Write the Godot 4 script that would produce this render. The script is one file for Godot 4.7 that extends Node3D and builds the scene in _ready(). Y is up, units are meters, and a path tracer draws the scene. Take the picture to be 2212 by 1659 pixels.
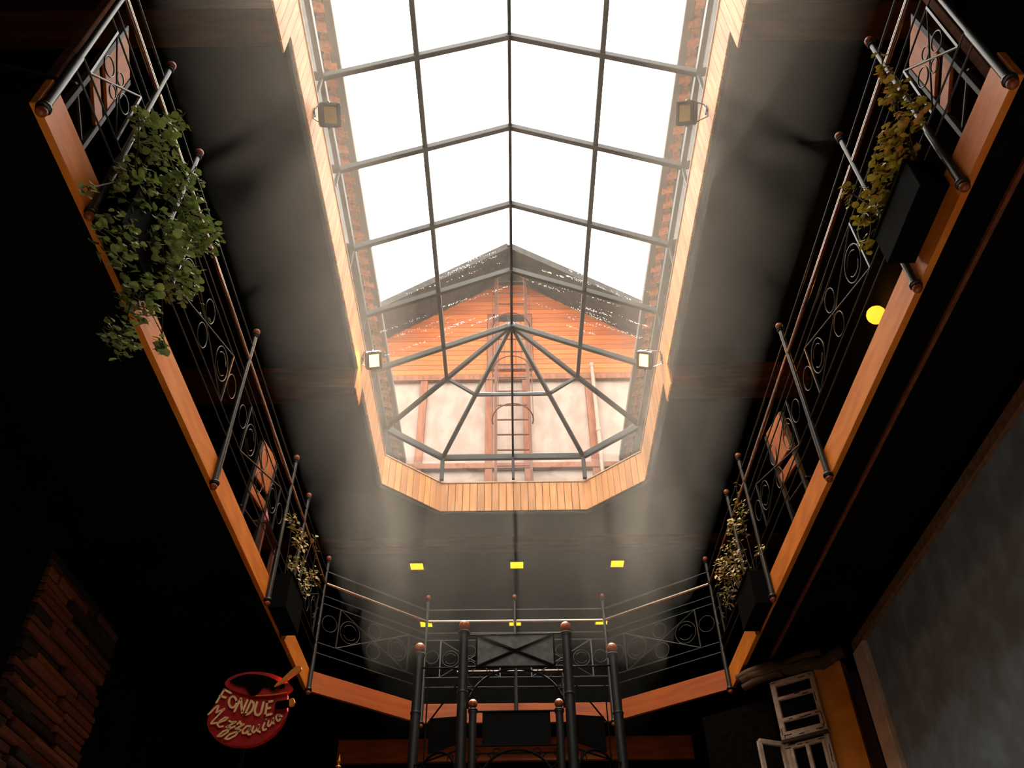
extends Node3D
# A dark timber-and-iron atrium looked at from its floor, up through a haze-filled shaft to a ridged skylight.
# Heights in the builders below are measured from the eye (EYE metres above the floor), depths ahead of it.

const EYE := 1.6
var M := {}
var rng := RandomNumberGenerator.new()
var taken := {}


func W(x: float, h: float, d: float) -> Vector3:
	return Vector3(x, h + EYE, -d)


# ---------------------------------------------------------------- mesh builder
class MB:
	var v := PackedVector3Array()
	var n := PackedVector3Array()
	var ix := PackedInt32Array()

	func tri(a: int, b: int, c: int, nn: Vector3) -> void:
		if (v[b] - v[a]).cross(v[c] - v[a]).dot(nn) > 0.0:
			ix.append_array([a, c, b])
		else:
			ix.append_array([a, b, c])

	func face(p: Array, nn: Vector3) -> void:
		var s := v.size()
		for q in p:
			v.append(q)
			n.append(nn)
		for k in range(1, p.size() - 1):
			tri(s, s + k, s + k + 1, nn)

	func quad(a: Vector3, b: Vector3, c: Vector3, d: Vector3, out: Vector3) -> void:
		var nn := (b - a).cross(c - a).normalized()
		if nn.dot(out) < 0.0:
			nn = -nn
		face([a, b, c, d], nn)

	# box about a centre; bx, by, bz are half-extents as vectors; ch = chamfer
	func obox(c: Vector3, bx: Vector3, by: Vector3, bz: Vector3, ch := 0.0) -> void:
		var ax := [bx, by, bz]
		var L := [bx.length(), by.length(), bz.length()]
		var u := [bx / L[0], by / L[1], bz / L[2]]
		ch = minf(ch, minf(L[0], minf(L[1], L[2])) * 0.6)
		for k in 3:
			var i := (k + 1) % 3
			var j := (k + 2) % 3
			var ei: Vector3 = u[i] * (L[i] - ch)
			var ej: Vector3 = u[j] * (L[j] - ch)
			for s in [-1.0, 1.0]:
				var o: Vector3 = c + ax[k] * s
				face([o - ei - ej, o + ei - ej, o + ei + ej, o - ei + ej], u[k] * s)
			if ch > 0.0:
				for si in [-1.0, 1.0]:
					for sj in [-1.0, 1.0]:
						var ek: Vector3 = u[k] * (L[k] - ch)
						var p: Vector3 = c + ax[i] * si + u[j] * (L[j] - ch) * sj
						var q: Vector3 = c + ax[j] * sj + u[i] * (L[i] - ch) * si
						face([p - ek, p + ek, q + ek, q - ek], ((u[i] * si + u[j] * sj) as Vector3).normalized())
		if ch > 0.0:
			for sx in [-1.0, 1.0]:
				for sy in [-1.0, 1.0]:
					for sz in [-1.0, 1.0]:
						var a: Vector3 = c + ax[0] * sx + u[1] * (L[1] - ch) * sy + u[2] * (L[2] - ch) * sz
						var b: Vector3 = c + ax[1] * sy + u[0] * (L[0] - ch) * sx + u[2] * (L[2] - ch) * sz
						var d: Vector3 = c + ax[2] * sz + u[0] * (L[0] - ch) * sx + u[1] * (L[1] - ch) * sy
						face([a, b, d], ((u[0] * sx + u[1] * sy + u[2] * sz) as Vector3).normalized())

	func box(lo: Vector3, hi: Vector3, ch := 0.0) -> void:
		var h := (hi - lo) * 0.5
		obox((lo + hi) * 0.5, Vector3(absf(h.x), 0, 0), Vector3(0, absf(h.y), 0), Vector3(0, 0, absf(h.z)), ch)

	# rectangular bar from a to b; w across, t along "up"
	func bar(a: Vector3, b: Vector3, w: float, t: float, up := Vector3.UP, ch := 0.0) -> void:
		var d := b - a
		var z := d.normalized()
		if absf(z.dot(up)) > 0.99:
			up = Vector3.RIGHT
		var x := up.cross(z).normalized()
		var y := z.cross(x)
		obox((a + b) * 0.5, x * w * 0.5, y * t * 0.5, d * 0.5, ch)

	func tube(p: Array, r: float, sides := 8, closed := false, caps := true) -> void:
		var m := p.size()
		var s0 := v.size()
		var ref := Vector3.ZERO
		for i in m:
			var t: Vector3
			if closed:
				t = (p[(i + 1) % m] - p[(i - 1 + m) % m]).normalized()
			else:
				t = (p[mini(i + 1, m - 1)] - p[maxi(i - 1, 0)]).normalized()
			if ref == Vector3.ZERO:
				ref = t.cross(Vector3.UP if absf(t.y) < 0.9 else Vector3.RIGHT).normalized()
			ref = (ref - t * ref.dot(t)).normalized()
			var bi := t.cross(ref)
			for k in sides:
				var a := TAU * k / sides
				var nn := ref * cos(a) + bi * sin(a)
				v.append(p[i] + nn * r)
				n.append(nn)
		var last := m if closed else m - 1
		for i in last:
			for k in sides:
				var a := s0 + i * sides + k
				var b := s0 + i * sides + (k + 1) % sides
				var c := s0 + ((i + 1) % m) * sides + k
				var d := s0 + ((i + 1) % m) * sides + (k + 1) % sides
				var nn := n[a] + n[b]
				tri(a, b, d, nn)
				tri(a, d, c, nn)
		if caps and not closed:
			for e in [0, m - 1]:
				var pts := []
				for k in sides:
					pts.append(v[s0 + e * sides + k])
				var dir: Vector3 = (p[0] - p[1]) if e == 0 else (p[m - 1] - p[m - 2])
				face(pts, dir.normalized())

	func ring(c: Vector3, ux: Vector3, uy: Vector3, rad: float, r: float, seg := 20, sides := 5, a0 := 0.0, a1 := TAU) -> void:
		var pts := []
		var full := a1 - a0 > TAU - 0.01
		for i in (seg if full else seg + 1):
			var a := a0 + (a1 - a0) * i / seg
			pts.append(c + ux * cos(a) * rad + uy * sin(a) * rad)
		tube(pts, r, sides, full)

	# profile: [radius, height along axis] pairs
	func lathe(o: Vector3, axis: Vector3, prof: Array, sides := 12) -> void:
		var x := axis.cross(Vector3.RIGHT if absf(axis.x) < 0.8 else Vector3.UP).normalized()
		var y := axis.cross(x).normalized()
		var s0 := v.size()
		for i in prof.size():
			var a: Array = prof[maxi(i - 1, 0)]
			var b: Array = prof[mini(i + 1, prof.size() - 1)]
			var dr: float = b[0] - a[0]
			var dh: float = b[1] - a[1]
			for k in sides:
				var g := TAU * k / sides
				var rad := x * cos(g) + y * sin(g)
				v.append(o + rad * prof[i][0] + axis * prof[i][1])
				n.append((rad * dh - axis * dr).normalized() if absf(dr) + absf(dh) > 0 else rad)
		for i in prof.size() - 1:
			for k in sides:
				var a := s0 + i * sides + k
				var b := s0 + i * sides + (k + 1) % sides
				var nn := n[a] + n[b] + n[a + sides]
				tri(a, b, b + sides, nn)
				tri(a, b + sides, a + sides, nn)

	func ball(c: Vector3, r: float, sides := 12, rings := 8, squash := 1.0) -> void:
		var prof := []
		for i in rings + 1:
			var a := -PI / 2 + PI * i / rings
			prof.append([cos(a) * r, sin(a) * r * squash])
		lathe(c, Vector3.UP, prof, sides)

	# prism of a flat polygon: pts are Vector2 in the frame (o, ux, uy); thickness from z0 to z1 along uz
	func prism(pts: PackedVector2Array, o: Vector3, ux: Vector3, uy: Vector3, uz: Vector3, z0: float, z1: float) -> void:
		var t := Geometry2D.triangulate_polygon(pts)
		for e in [[z0, -uz], [z1, uz]]:
			var s := v.size()
			for q in pts:
				v.append(o + ux * q.x + uy * q.y + uz * float(e[0]))
				n.append(e[1])
			for k in range(0, t.size(), 3):
				tri(s + t[k], s + t[k + 1], s + t[k + 2], e[1])
		var turn := 1.0 if not Geometry2D.is_polygon_clockwise(pts) else -1.0
		for k in pts.size():
			var a := pts[k]
			var b := pts[(k + 1) % pts.size()]
			var e2 := (b - a).normalized()
			var nn := (ux * e2.y - uy * e2.x) * turn
			var p := o + ux * a.x + uy * a.y
			var q := o + ux * b.x + uy * b.y
			face([p + uz * z0, q + uz * z0, q + uz * z1, p + uz * z1], nn)

	func mesh() -> ArrayMesh:
		var arr := []
		arr.resize(Mesh.ARRAY_MAX)
		arr[Mesh.ARRAY_VERTEX] = v
		arr[Mesh.ARRAY_NORMAL] = n
		arr[Mesh.ARRAY_INDEX] = ix
		var m := ArrayMesh.new()
		m.add_surface_from_arrays(Mesh.PRIMITIVE_TRIANGLES, arr)
		return m


# ---------------------------------------------------------------- scene helpers
func numbered(called: String) -> String:
	var k: int = taken.get(called, 0)
	taken[called] = k + 1
	return called if k == 0 else "%s_%03d" % [called, k]


func thing(called: String, label: String, category: String, at := Vector3.ZERO, group := "", kind := "") -> Node3D:
	var o := Node3D.new()
	o.name = numbered(called)
	add_child(o)
	o.position = at
	tag(o, label, category, group, kind)
	return o


func tag(o: Node, label: String, category: String, group := "", kind := "") -> void:
	o.set_meta("label", label)
	o.set_meta("category", category)
	if group:
		o.set_meta("group", group)
	if kind:
		o.set_meta("kind", kind)


func obj(called: String, m: Variant, mat: Material, parent: Node3D = null) -> MeshInstance3D:
	var o := MeshInstance3D.new()
	o.mesh = m.mesh() if m is MB else m
	o.material_override = mat
	if parent == null:
		o.name = numbered(called)
		add_child(o)
	else:
		o.name = called
		parent.add_child(o, true)
	return o


func struct(called: String, m: MB, mat: Material, label: String, category: String) -> MeshInstance3D:
	var o := obj(called, m, mat)
	o.name = called
	tag(o, label, category, "", "structure")
	return o


func mat(c: Color, rough := 0.8, metal := 0.0) -> StandardMaterial3D:
	var m := StandardMaterial3D.new()
	m.albedo_color = c
	m.roughness = rough
	m.metallic = metal
	return m


# world-space grain: two tones mixed by noise; scale stretches it along an axis
func grained(a: Color, b: Color, scale: Vector3, rough := 0.7, seed_ := 1, freq := 0.02) -> StandardMaterial3D:
	var m := mat(Color.WHITE, rough)
	var f := FastNoiseLite.new()
	f.seed = seed_
	f.frequency = freq
	f.fractal_octaves = 4
	var t := NoiseTexture2D.new()
	t.width = 256
	t.height = 256
	t.seamless = true
	t.noise = f
	var g := Gradient.new()
	g.set_color(0, a)
	g.set_color(1, b)
	g.set_offset(0, 0.25)
	g.set_offset(1, 0.75)
	t.color_ramp = g
	m.albedo_texture = t
	m.uv1_triplanar = true
	m.uv1_world_triplanar = true
	m.uv1_scale = scale
	return m


func materials() -> void:
	M.iron = mat(Color(0.24, 0.235, 0.225), 0.34, 0.45)
	M.black_iron = mat(Color(0.06, 0.06, 0.06), 0.5, 0.0)
	M.black_sheet = mat(Color(0.045, 0.045, 0.045), 0.85)
	M.black_sheet.metallic_specular = 0.2
	M.grey_sheet = grained(Color(0.26, 0.26, 0.25), Color(0.34, 0.34, 0.32), Vector3(2, 2, 2), 0.7, 4)
	M.rail_highlight = mat(Color(0.95, 0.88, 0.80), 0.28, 1.0)  # bright metal standing in for the highlight on the varnished handrail
	M.bar = grained(Color(0.10, 0.095, 0.09), Color(0.14, 0.13, 0.125), Vector3(1, 1, 1), 0.6, 3)
	M.glass = mat(Color(0.9, 0.93, 0.92, 0.03), 0.04)
	M.glass.transparency = BaseMaterial3D.TRANSPARENCY_ALPHA
	M.glass.metallic_specular = 0.2
	M.dark_glass = mat(Color(0.02, 0.02, 0.022), 0.3)
	M.dark_glass.metallic_specular = 0.2
	M.knob = grained(Color(0.50, 0.22, 0.09), Color(0.68, 0.36, 0.17), Vector3(6, 6, 6), 0.35, 5)
	M.handrail = grained(Color(0.36, 0.16, 0.07), Color(0.48, 0.24, 0.11), Vector3(1, 6, 1), 0.16, 6)
	M.handrail.metallic_specular = 0.75
	M.handrail.clearcoat_enabled = true
	M.handrail.clearcoat = 1.0
	M.handrail.clearcoat_roughness = 0.08
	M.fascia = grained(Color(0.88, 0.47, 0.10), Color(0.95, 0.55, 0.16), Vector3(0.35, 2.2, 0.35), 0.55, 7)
	M.fascia_shaded = grained(Color(0.66, 0.29, 0.045), Color(0.76, 0.37, 0.08), Vector3(0.35, 2.2, 0.35), 0.6, 8)  # same fascia timber, with the dimness of the far end put into its colour
	M.lining = []
	for k in 5:
		var s := 0.93 + 0.035 * k
		M.lining.append(grained(Color(0.79 * s, 0.515 * s, 0.27 * s), Color(0.87 * s, 0.605 * s, 0.355 * s), Vector3(2.0, 0.25, 2.0), 0.6, 20 + k))
	M.siding = []
	for k in 3:
		var s := 0.9 + 0.07 * k
		M.siding.append(grained(Color(0.72 * s, 0.335 * s, 0.06 * s), Color(0.77 * s, 0.375 * s, 0.08 * s), Vector3(0.3, 3.0, 0.3), 0.7, 30 + k))
	M.post_wood = grained(Color(0.42, 0.20, 0.09), Color(0.52, 0.28, 0.14), Vector3(2, 0.4, 2), 0.7, 36)
	M.plaster = grained(Color(0.555, 0.475, 0.43), Color(0.62, 0.54, 0.495), Vector3(0.9, 0.5, 0.9), 0.9, 38, 0.012)
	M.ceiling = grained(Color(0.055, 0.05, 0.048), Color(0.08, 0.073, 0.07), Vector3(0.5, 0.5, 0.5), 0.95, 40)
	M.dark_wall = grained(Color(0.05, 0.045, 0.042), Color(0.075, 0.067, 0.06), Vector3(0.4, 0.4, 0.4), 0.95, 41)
	M.floor = grained(Color(0.11, 0.095, 0.083), Color(0.155, 0.135, 0.118), Vector3(0.5, 0.5, 0.5), 0.7, 42)
	M.beam = grained(Color(0.30, 0.165, 0.085), Color(0.38, 0.22, 0.12), Vector3(0.3, 2, 2), 0.7, 43)
	M.soffit = grained(Color(0.20, 0.19, 0.185), Color(0.27, 0.25, 0.24), Vector3(1, 1, 1), 0.9, 44)
	M.tile = []
	for k in 3:
		var s := 0.85 + 0.1 * k
		M.tile.append(grained(Color(0.72 * s, 0.38 * s, 0.20 * s), Color(0.85 * s, 0.50 * s, 0.29 * s), Vector3(3, 3, 3), 0.85, 46 + k))
	M.gutter = mat(Color(0.34, 0.29, 0.27), 0.6)
	M.roof_sheet = grained(Color(0.20, 0.17, 0.15), Color(0.26, 0.22, 0.19), Vector3(0.6, 0.6, 0.6), 0.8, 50)
	M.roof_dark = grained(Color(0.15, 0.14, 0.14), Color(0.22, 0.20, 0.19), Vector3(1, 1, 1), 0.85, 51)
	M.rust = mat(Color(0.36, 0.18, 0.11), 0.7, 0.2)
	M.pipe = mat(Color(0.58, 0.49, 0.42), 0.6)
	M.lamp_body = mat(Color(0.12, 0.12, 0.12), 0.5, 0.2)
	M.lens_off = mat(Color(0.58, 0.45, 0.24), 0.3)
	M.stone = []
	for c in [Color(0.42, 0.20, 0.10), Color(0.50, 0.26, 0.13), Color(0.30, 0.14, 0.08), Color(0.13, 0.07, 0.05)]:
		M.stone.append(grained(c * 0.85, c, Vector3(3, 5, 3), 0.9, 60 + M.stone.size()))
	M.sign_red = grained(Color(0.60, 0.045, 0.02), Color(0.70, 0.07, 0.035), Vector3(3, 3, 3), 0.5, 66)
	M.sign_dark = mat(Color(0.035, 0.025, 0.02), 0.85)
	M.sign_dark.metallic_specular = 0.1
	M.sign_cream = mat(Color(0.97, 0.77, 0.54), 0.7)
	M.sign_wood = mat(Color(0.84, 0.45, 0.12), 0.6)
	M.brass = mat(Color(0.80, 0.55, 0.25), 0.3, 0.8)
	M.pale_wall = grained(Color(0.44, 0.45, 0.46), Color(0.50, 0.55, 0.59), Vector3(0.6, 0.6, 0.6), 0.9, 70)
	M.pilaster = grained(Color(0.76, 0.63, 0.53), Color(0.84, 0.72, 0.62), Vector3(0.8, 0.8, 0.8), 0.85, 71)
	M.ochre_wall = grained(Color(0.80, 0.47, 0.11), Color(0.90, 0.56, 0.17), Vector3(0.8, 0.8, 0.8), 0.9, 72)
	M.old_paint = grained(Color(0.66, 0.54, 0.45), Color(0.76, 0.66, 0.58), Vector3(2, 2, 2), 0.8, 73)
	M.bare_wood = grained(Color(0.16, 0.09, 0.05), Color(0.26, 0.16, 0.09), Vector3(3, 3, 3), 0.9, 74)
	M.log = grained(Color(0.22, 0.14, 0.07), Color(0.38, 0.26, 0.14), Vector3(1, 8, 1), 0.9, 75)
	M.red_door = mat(Color(0.20, 0.06, 0.04), 0.8)
	M.cornice = grained(Color(0.40, 0.27, 0.17), Color(0.50, 0.35, 0.23), Vector3(2, 2, 2), 0.85, 77)
	M.rubble = grained(Color(0.03, 0.02, 0.012), Color(0.085, 0.055, 0.03), Vector3(3, 3, 3), 0.95, 76)
	M.planter = mat(Color(0.06, 0.055, 0.05), 0.8)
	M.stem = mat(Color(0.30, 0.22, 0.12), 0.8)
	for k in [M.dark_wall, M.ceiling, M.soffit, M.rubble, M.planter, M.beam]:
		k.metallic_specular = 0.12
	M.leaf = {}
	for row in [["green", Color(0.56, 0.62, 0.37)], ["green", Color(0.63, 0.67, 0.38)], ["green", Color(0.47, 0.55, 0.32)], ["olive", Color(0.72, 0.63, 0.17)], ["olive", Color(0.64, 0.57, 0.15)], ["olive", Color(0.78, 0.58, 0.28)], ["tan", Color(0.78, 0.64, 0.36)], ["tan", Color(0.86, 0.68, 0.44)], ["tan", Color(0.56, 0.58, 0.30)]]:
		var l := mat(row[1], 0.55)
		l.backlight_enabled = true
		l.backlight = Color(0.25, 0.28, 0.12)
		M.leaf[row[0]] = M.leaf.get(row[0], []) + [l]
	M.chair = grained(Color(0.70, 0.36, 0.13), Color(0.80, 0.46, 0.2), Vector3(3, 0.6, 3), 0.5, 80)
	M.chair_frame = mat(Color(0.13, 0.07, 0.04), 0.5)
	M.red_glaze = mat(Color(0.70, 0.16, 0.07), 0.35)


func glow(c: Color, e: float) -> StandardMaterial3D:
	var m := mat(c, 0.5)
	m.emission_enabled = true
	m.emission = c
	m.emission_energy_multiplier = e
	return m


# ================================================================ the scene
func _ready() -> void:
	rng.seed = 7
	materials()
	# --- camera
	var cam := Camera3D.new()
	cam.name = "camera"
	add_child(cam)
	cam.position = Vector3(0, EYE, 0)
	cam.rotation = Vector3(0.7414, -0.0056, -0.0162)
	cam.fov = rad_to_deg(2.0 * atan(829.5 / 1807.5))
	cam.near = 0.05
	cam.current = true
	# --- sky, exposure
	var env := Environment.new()
	env.tonemap_mode = Environment.TONE_MAPPER_LINEAR
	env.tonemap_exposure = 1.0
	env.background_mode = Environment.BG_SKY
	var sm := ProceduralSkyMaterial.new()
	sm.sky_top_color = Color(1.0, 0.985, 0.95)
	sm.sky_horizon_color = Color(1.0, 0.975, 0.93)
	sm.sky_energy_multiplier = 2.3
	sm.ground_bottom_color = Color(0.30, 0.27, 0.24)
	sm.ground_horizon_color = Color(0.42, 0.38, 0.34)
	sm.ground_energy_multiplier = 1.0
	sm.sun_angle_max = 0.0
	var sky := Sky.new()
	sky.sky_material = sm
	env.sky = sky
	env.sdfgi_enabled = true
	env.ssao_enabled = true
	env.ssil_enabled = true
	env.volumetric_fog_enabled = true
	env.volumetric_fog_density = 0.0
	var we := WorldEnvironment.new()
	we.name = "world_environment"
	we.environment = env
	add_child(we)
	# --- sun: high ahead, behind thin bright cloud
	var sun := DirectionalLight3D.new()
	sun.name = "sun"
	add_child(sun)
	sun.look_at_from_position(Vector3.ZERO, -Vector3(0.0, 0.935, -0.353), Vector3.FORWARD)
	sun.light_color = Color(1.0, 0.94, 0.86)
	sun.light_energy = 26.0
	sun.light_angular_distance = 0.7
	sun.shadow_enabled = true
	# --- haze that hangs under the skylight
	for row in [
		[Vector3(3.44, 3.4, 8.2), W(0.05, 5.67, 5.3), 0.0042, "thin grey haze filling the middle of the shaft under the skylight"],
		[Vector3(0.62, 3.3, 6.4), W(-1.36, 5.62, 4.9), 0.0115, "bank of grey haze along the left side of the light shaft"],
		[Vector3(0.62, 3.3, 6.4), W(1.46, 5.62, 4.9), 0.0115, "bank of grey haze along the right side of the light shaft"],
		[Vector3(2.7, 1.9, 2.7), W(0.05, 4.15, 7.95), 0.0125, "lower bank of grey haze sinking before the far railing"]]:
		var fm := FogMaterial.new()
		fm.albedo = Color(0.93, 0.90, 0.86)
		fm.density = row[2]
		var fog := FogVolume.new()
		fog.name = numbered("haze")
		fog.shape = RenderingServer.FOG_VOLUME_SHAPE_BOX
		fog.size = row[0]
		fog.position = row[1]
		fog.material = fm
		add_child(fog)
		tag(fog, row[3], "haze", "", "stuff")

	shell()
	skylight()
	outside()
	lamps()
	balcony()
	stair_ironwork()
	ground_floor()
	sign_board()
	plants()
	furniture()


# ---------------------------------------------------------------- structure
const CX := 0.05
const HALF := 1.75
const OPEN_NEAR := 1.3


func shell() -> void:
	var m := MB.new()
	m.box(W(-6.2, -1.8, -4.2), W(6.2, -1.6, 15.2))
	struct("floor", m, M.floor, "dark stone floor of the atrium", "floor")
	# ceiling with the long opening, octagonal at its far end: two halves and the two ends
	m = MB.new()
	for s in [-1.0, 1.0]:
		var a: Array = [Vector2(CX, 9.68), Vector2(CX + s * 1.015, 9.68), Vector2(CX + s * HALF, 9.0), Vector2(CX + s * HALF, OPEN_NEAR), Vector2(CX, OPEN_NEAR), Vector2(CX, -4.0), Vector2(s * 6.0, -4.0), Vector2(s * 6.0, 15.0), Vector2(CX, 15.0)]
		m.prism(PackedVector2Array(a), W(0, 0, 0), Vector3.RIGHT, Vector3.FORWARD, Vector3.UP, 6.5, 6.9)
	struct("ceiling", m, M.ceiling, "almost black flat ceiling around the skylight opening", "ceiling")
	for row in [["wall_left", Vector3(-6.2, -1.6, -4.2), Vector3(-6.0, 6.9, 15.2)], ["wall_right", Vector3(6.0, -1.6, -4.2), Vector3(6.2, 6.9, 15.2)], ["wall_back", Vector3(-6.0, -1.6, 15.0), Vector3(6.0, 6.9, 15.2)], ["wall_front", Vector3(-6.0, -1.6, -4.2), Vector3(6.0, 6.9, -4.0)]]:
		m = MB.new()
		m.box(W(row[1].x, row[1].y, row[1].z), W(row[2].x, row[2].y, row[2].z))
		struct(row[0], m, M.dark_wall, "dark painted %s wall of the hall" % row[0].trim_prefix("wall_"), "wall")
	# timber lining of the opening, one board at a time
	var path := [Vector2(CX - HALF, OPEN_NEAR), Vector2(CX - HALF, 9.0), Vector2(CX - 1.015, 9.68), Vector2(CX + 1.015, 9.68), Vector2(CX + HALF, 9.0), Vector2(CX + HALF, OPEN_NEAR)]
	var lin := thing("trim_1", "pale tongue-and-groove timber lining round the skylight opening", "lining", Vector3.ZERO, "", "structure")
	var shared := {}
	for e in 5:
		var a: Vector2 = path[e]
		var b: Vector2 = path[e + 1]
		var len_ := a.distance_to(b)
		var cnt := roundi(len_ / 0.1)
		var dir := (b - a) / len_
		var nor := Vector2(dir.y, -dir.x)  # into the opening
		if nor.dot(Vector2(CX, 5.0) - (a + b) * 0.5) < 0:
			nor = -nor
		for k in cnt:
			var p := a + dir * (len_ * (k + 0.5) / cnt)
			var low := 6.49
			if e == 0 or e == 4:
				for z in [2.66, 6.78]:
					if p.y > z - 0.02 and p.y < z + 0.31:
						low = 6.20
			var w := len_ / cnt - 0.006
			var key := "%d_%.2f" % [e, low]
			if not shared.has(key):
				var q := MB.new()
				q.obox(Vector3(0, (low + 6.95) * 0.5, 0), Vector3(dir.x, 0, -dir.y) * w * 0.5, Vector3(0, (6.95 - low) * 0.5, 0), Vector3(nor.x, 0, -nor.y) * 0.009, 0.003)
				shared[key] = q.mesh()
			var o := obj("board", shared[key], M.lining[rng.randi_range(0, 4)], lin)
			o.position = W(p.x, 0, p.y) + Vector3(nor.x, 0, -nor.y) * 0.010
	m = MB.new()   # backing, sill and the thin dark joint under the glazing
	var sill := MB.new()
	for e in 5:
		var a: Vector2 = path[e]
		var b: Vector2 = path[e + 1]
		var nor := ((Vector2(CX, 5.0) - (a + b) * 0.5).project(Vector2((b - a).y, -(b - a).x))).normalized()
		var out := Vector3(-nor.x, 0, nor.y)
		m.bar(W(a.x, 6.70, a.y) + out * 0.022, W(b.x, 6.70, b.y) + out * 0.022, 0.04, 0.46)
		sill.bar(W(a.x, 6.965, a.y) + out * 0.02, W(b.x, 6.965, b.y) + out * 0.02, 0.10, 0.022, Vector3.UP, 0.004)
	obj("backing", m, M.black_iron, lin)
	obj("sill", sill, M.pilaster, lin)
	# beams that cross the ceiling and die into the lining
	for row in [[2.66, -1, "left of the opening, nearer the camera"], [2.66, 1, "right of the opening, nearer the camera"], [6.78, -1, "left of the opening, by the lit floodlight"], [6.78, 1, "right of the opening, by the lit floodlight"]]:
		var s: float = row[1]
		m = MB.new()
		m.box(W(CX + s * (HALF + 0.005), 6.21, row[0]), W(s * 6.0, 6.5, row[0] + 0.29), 0.004)
		var o := obj("ceiling_beam", m, M.beam)
		tag(o, "boxed timber ceiling beam " + row[2], "beam")
	m = MB.new()
	m.box(W(-6.0, 6.35, 10.33), W(6.0, 6.5, 10.52), 0.004)
	tag(obj("ceiling_beam", m, M.beam), "shallow timber beam crossing the ceiling beyond the skylight's far end", "beam")


# ---------------------------------------------------------------- skylight
const EAVE := 7.4
const RIDGE := 8.2


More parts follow.
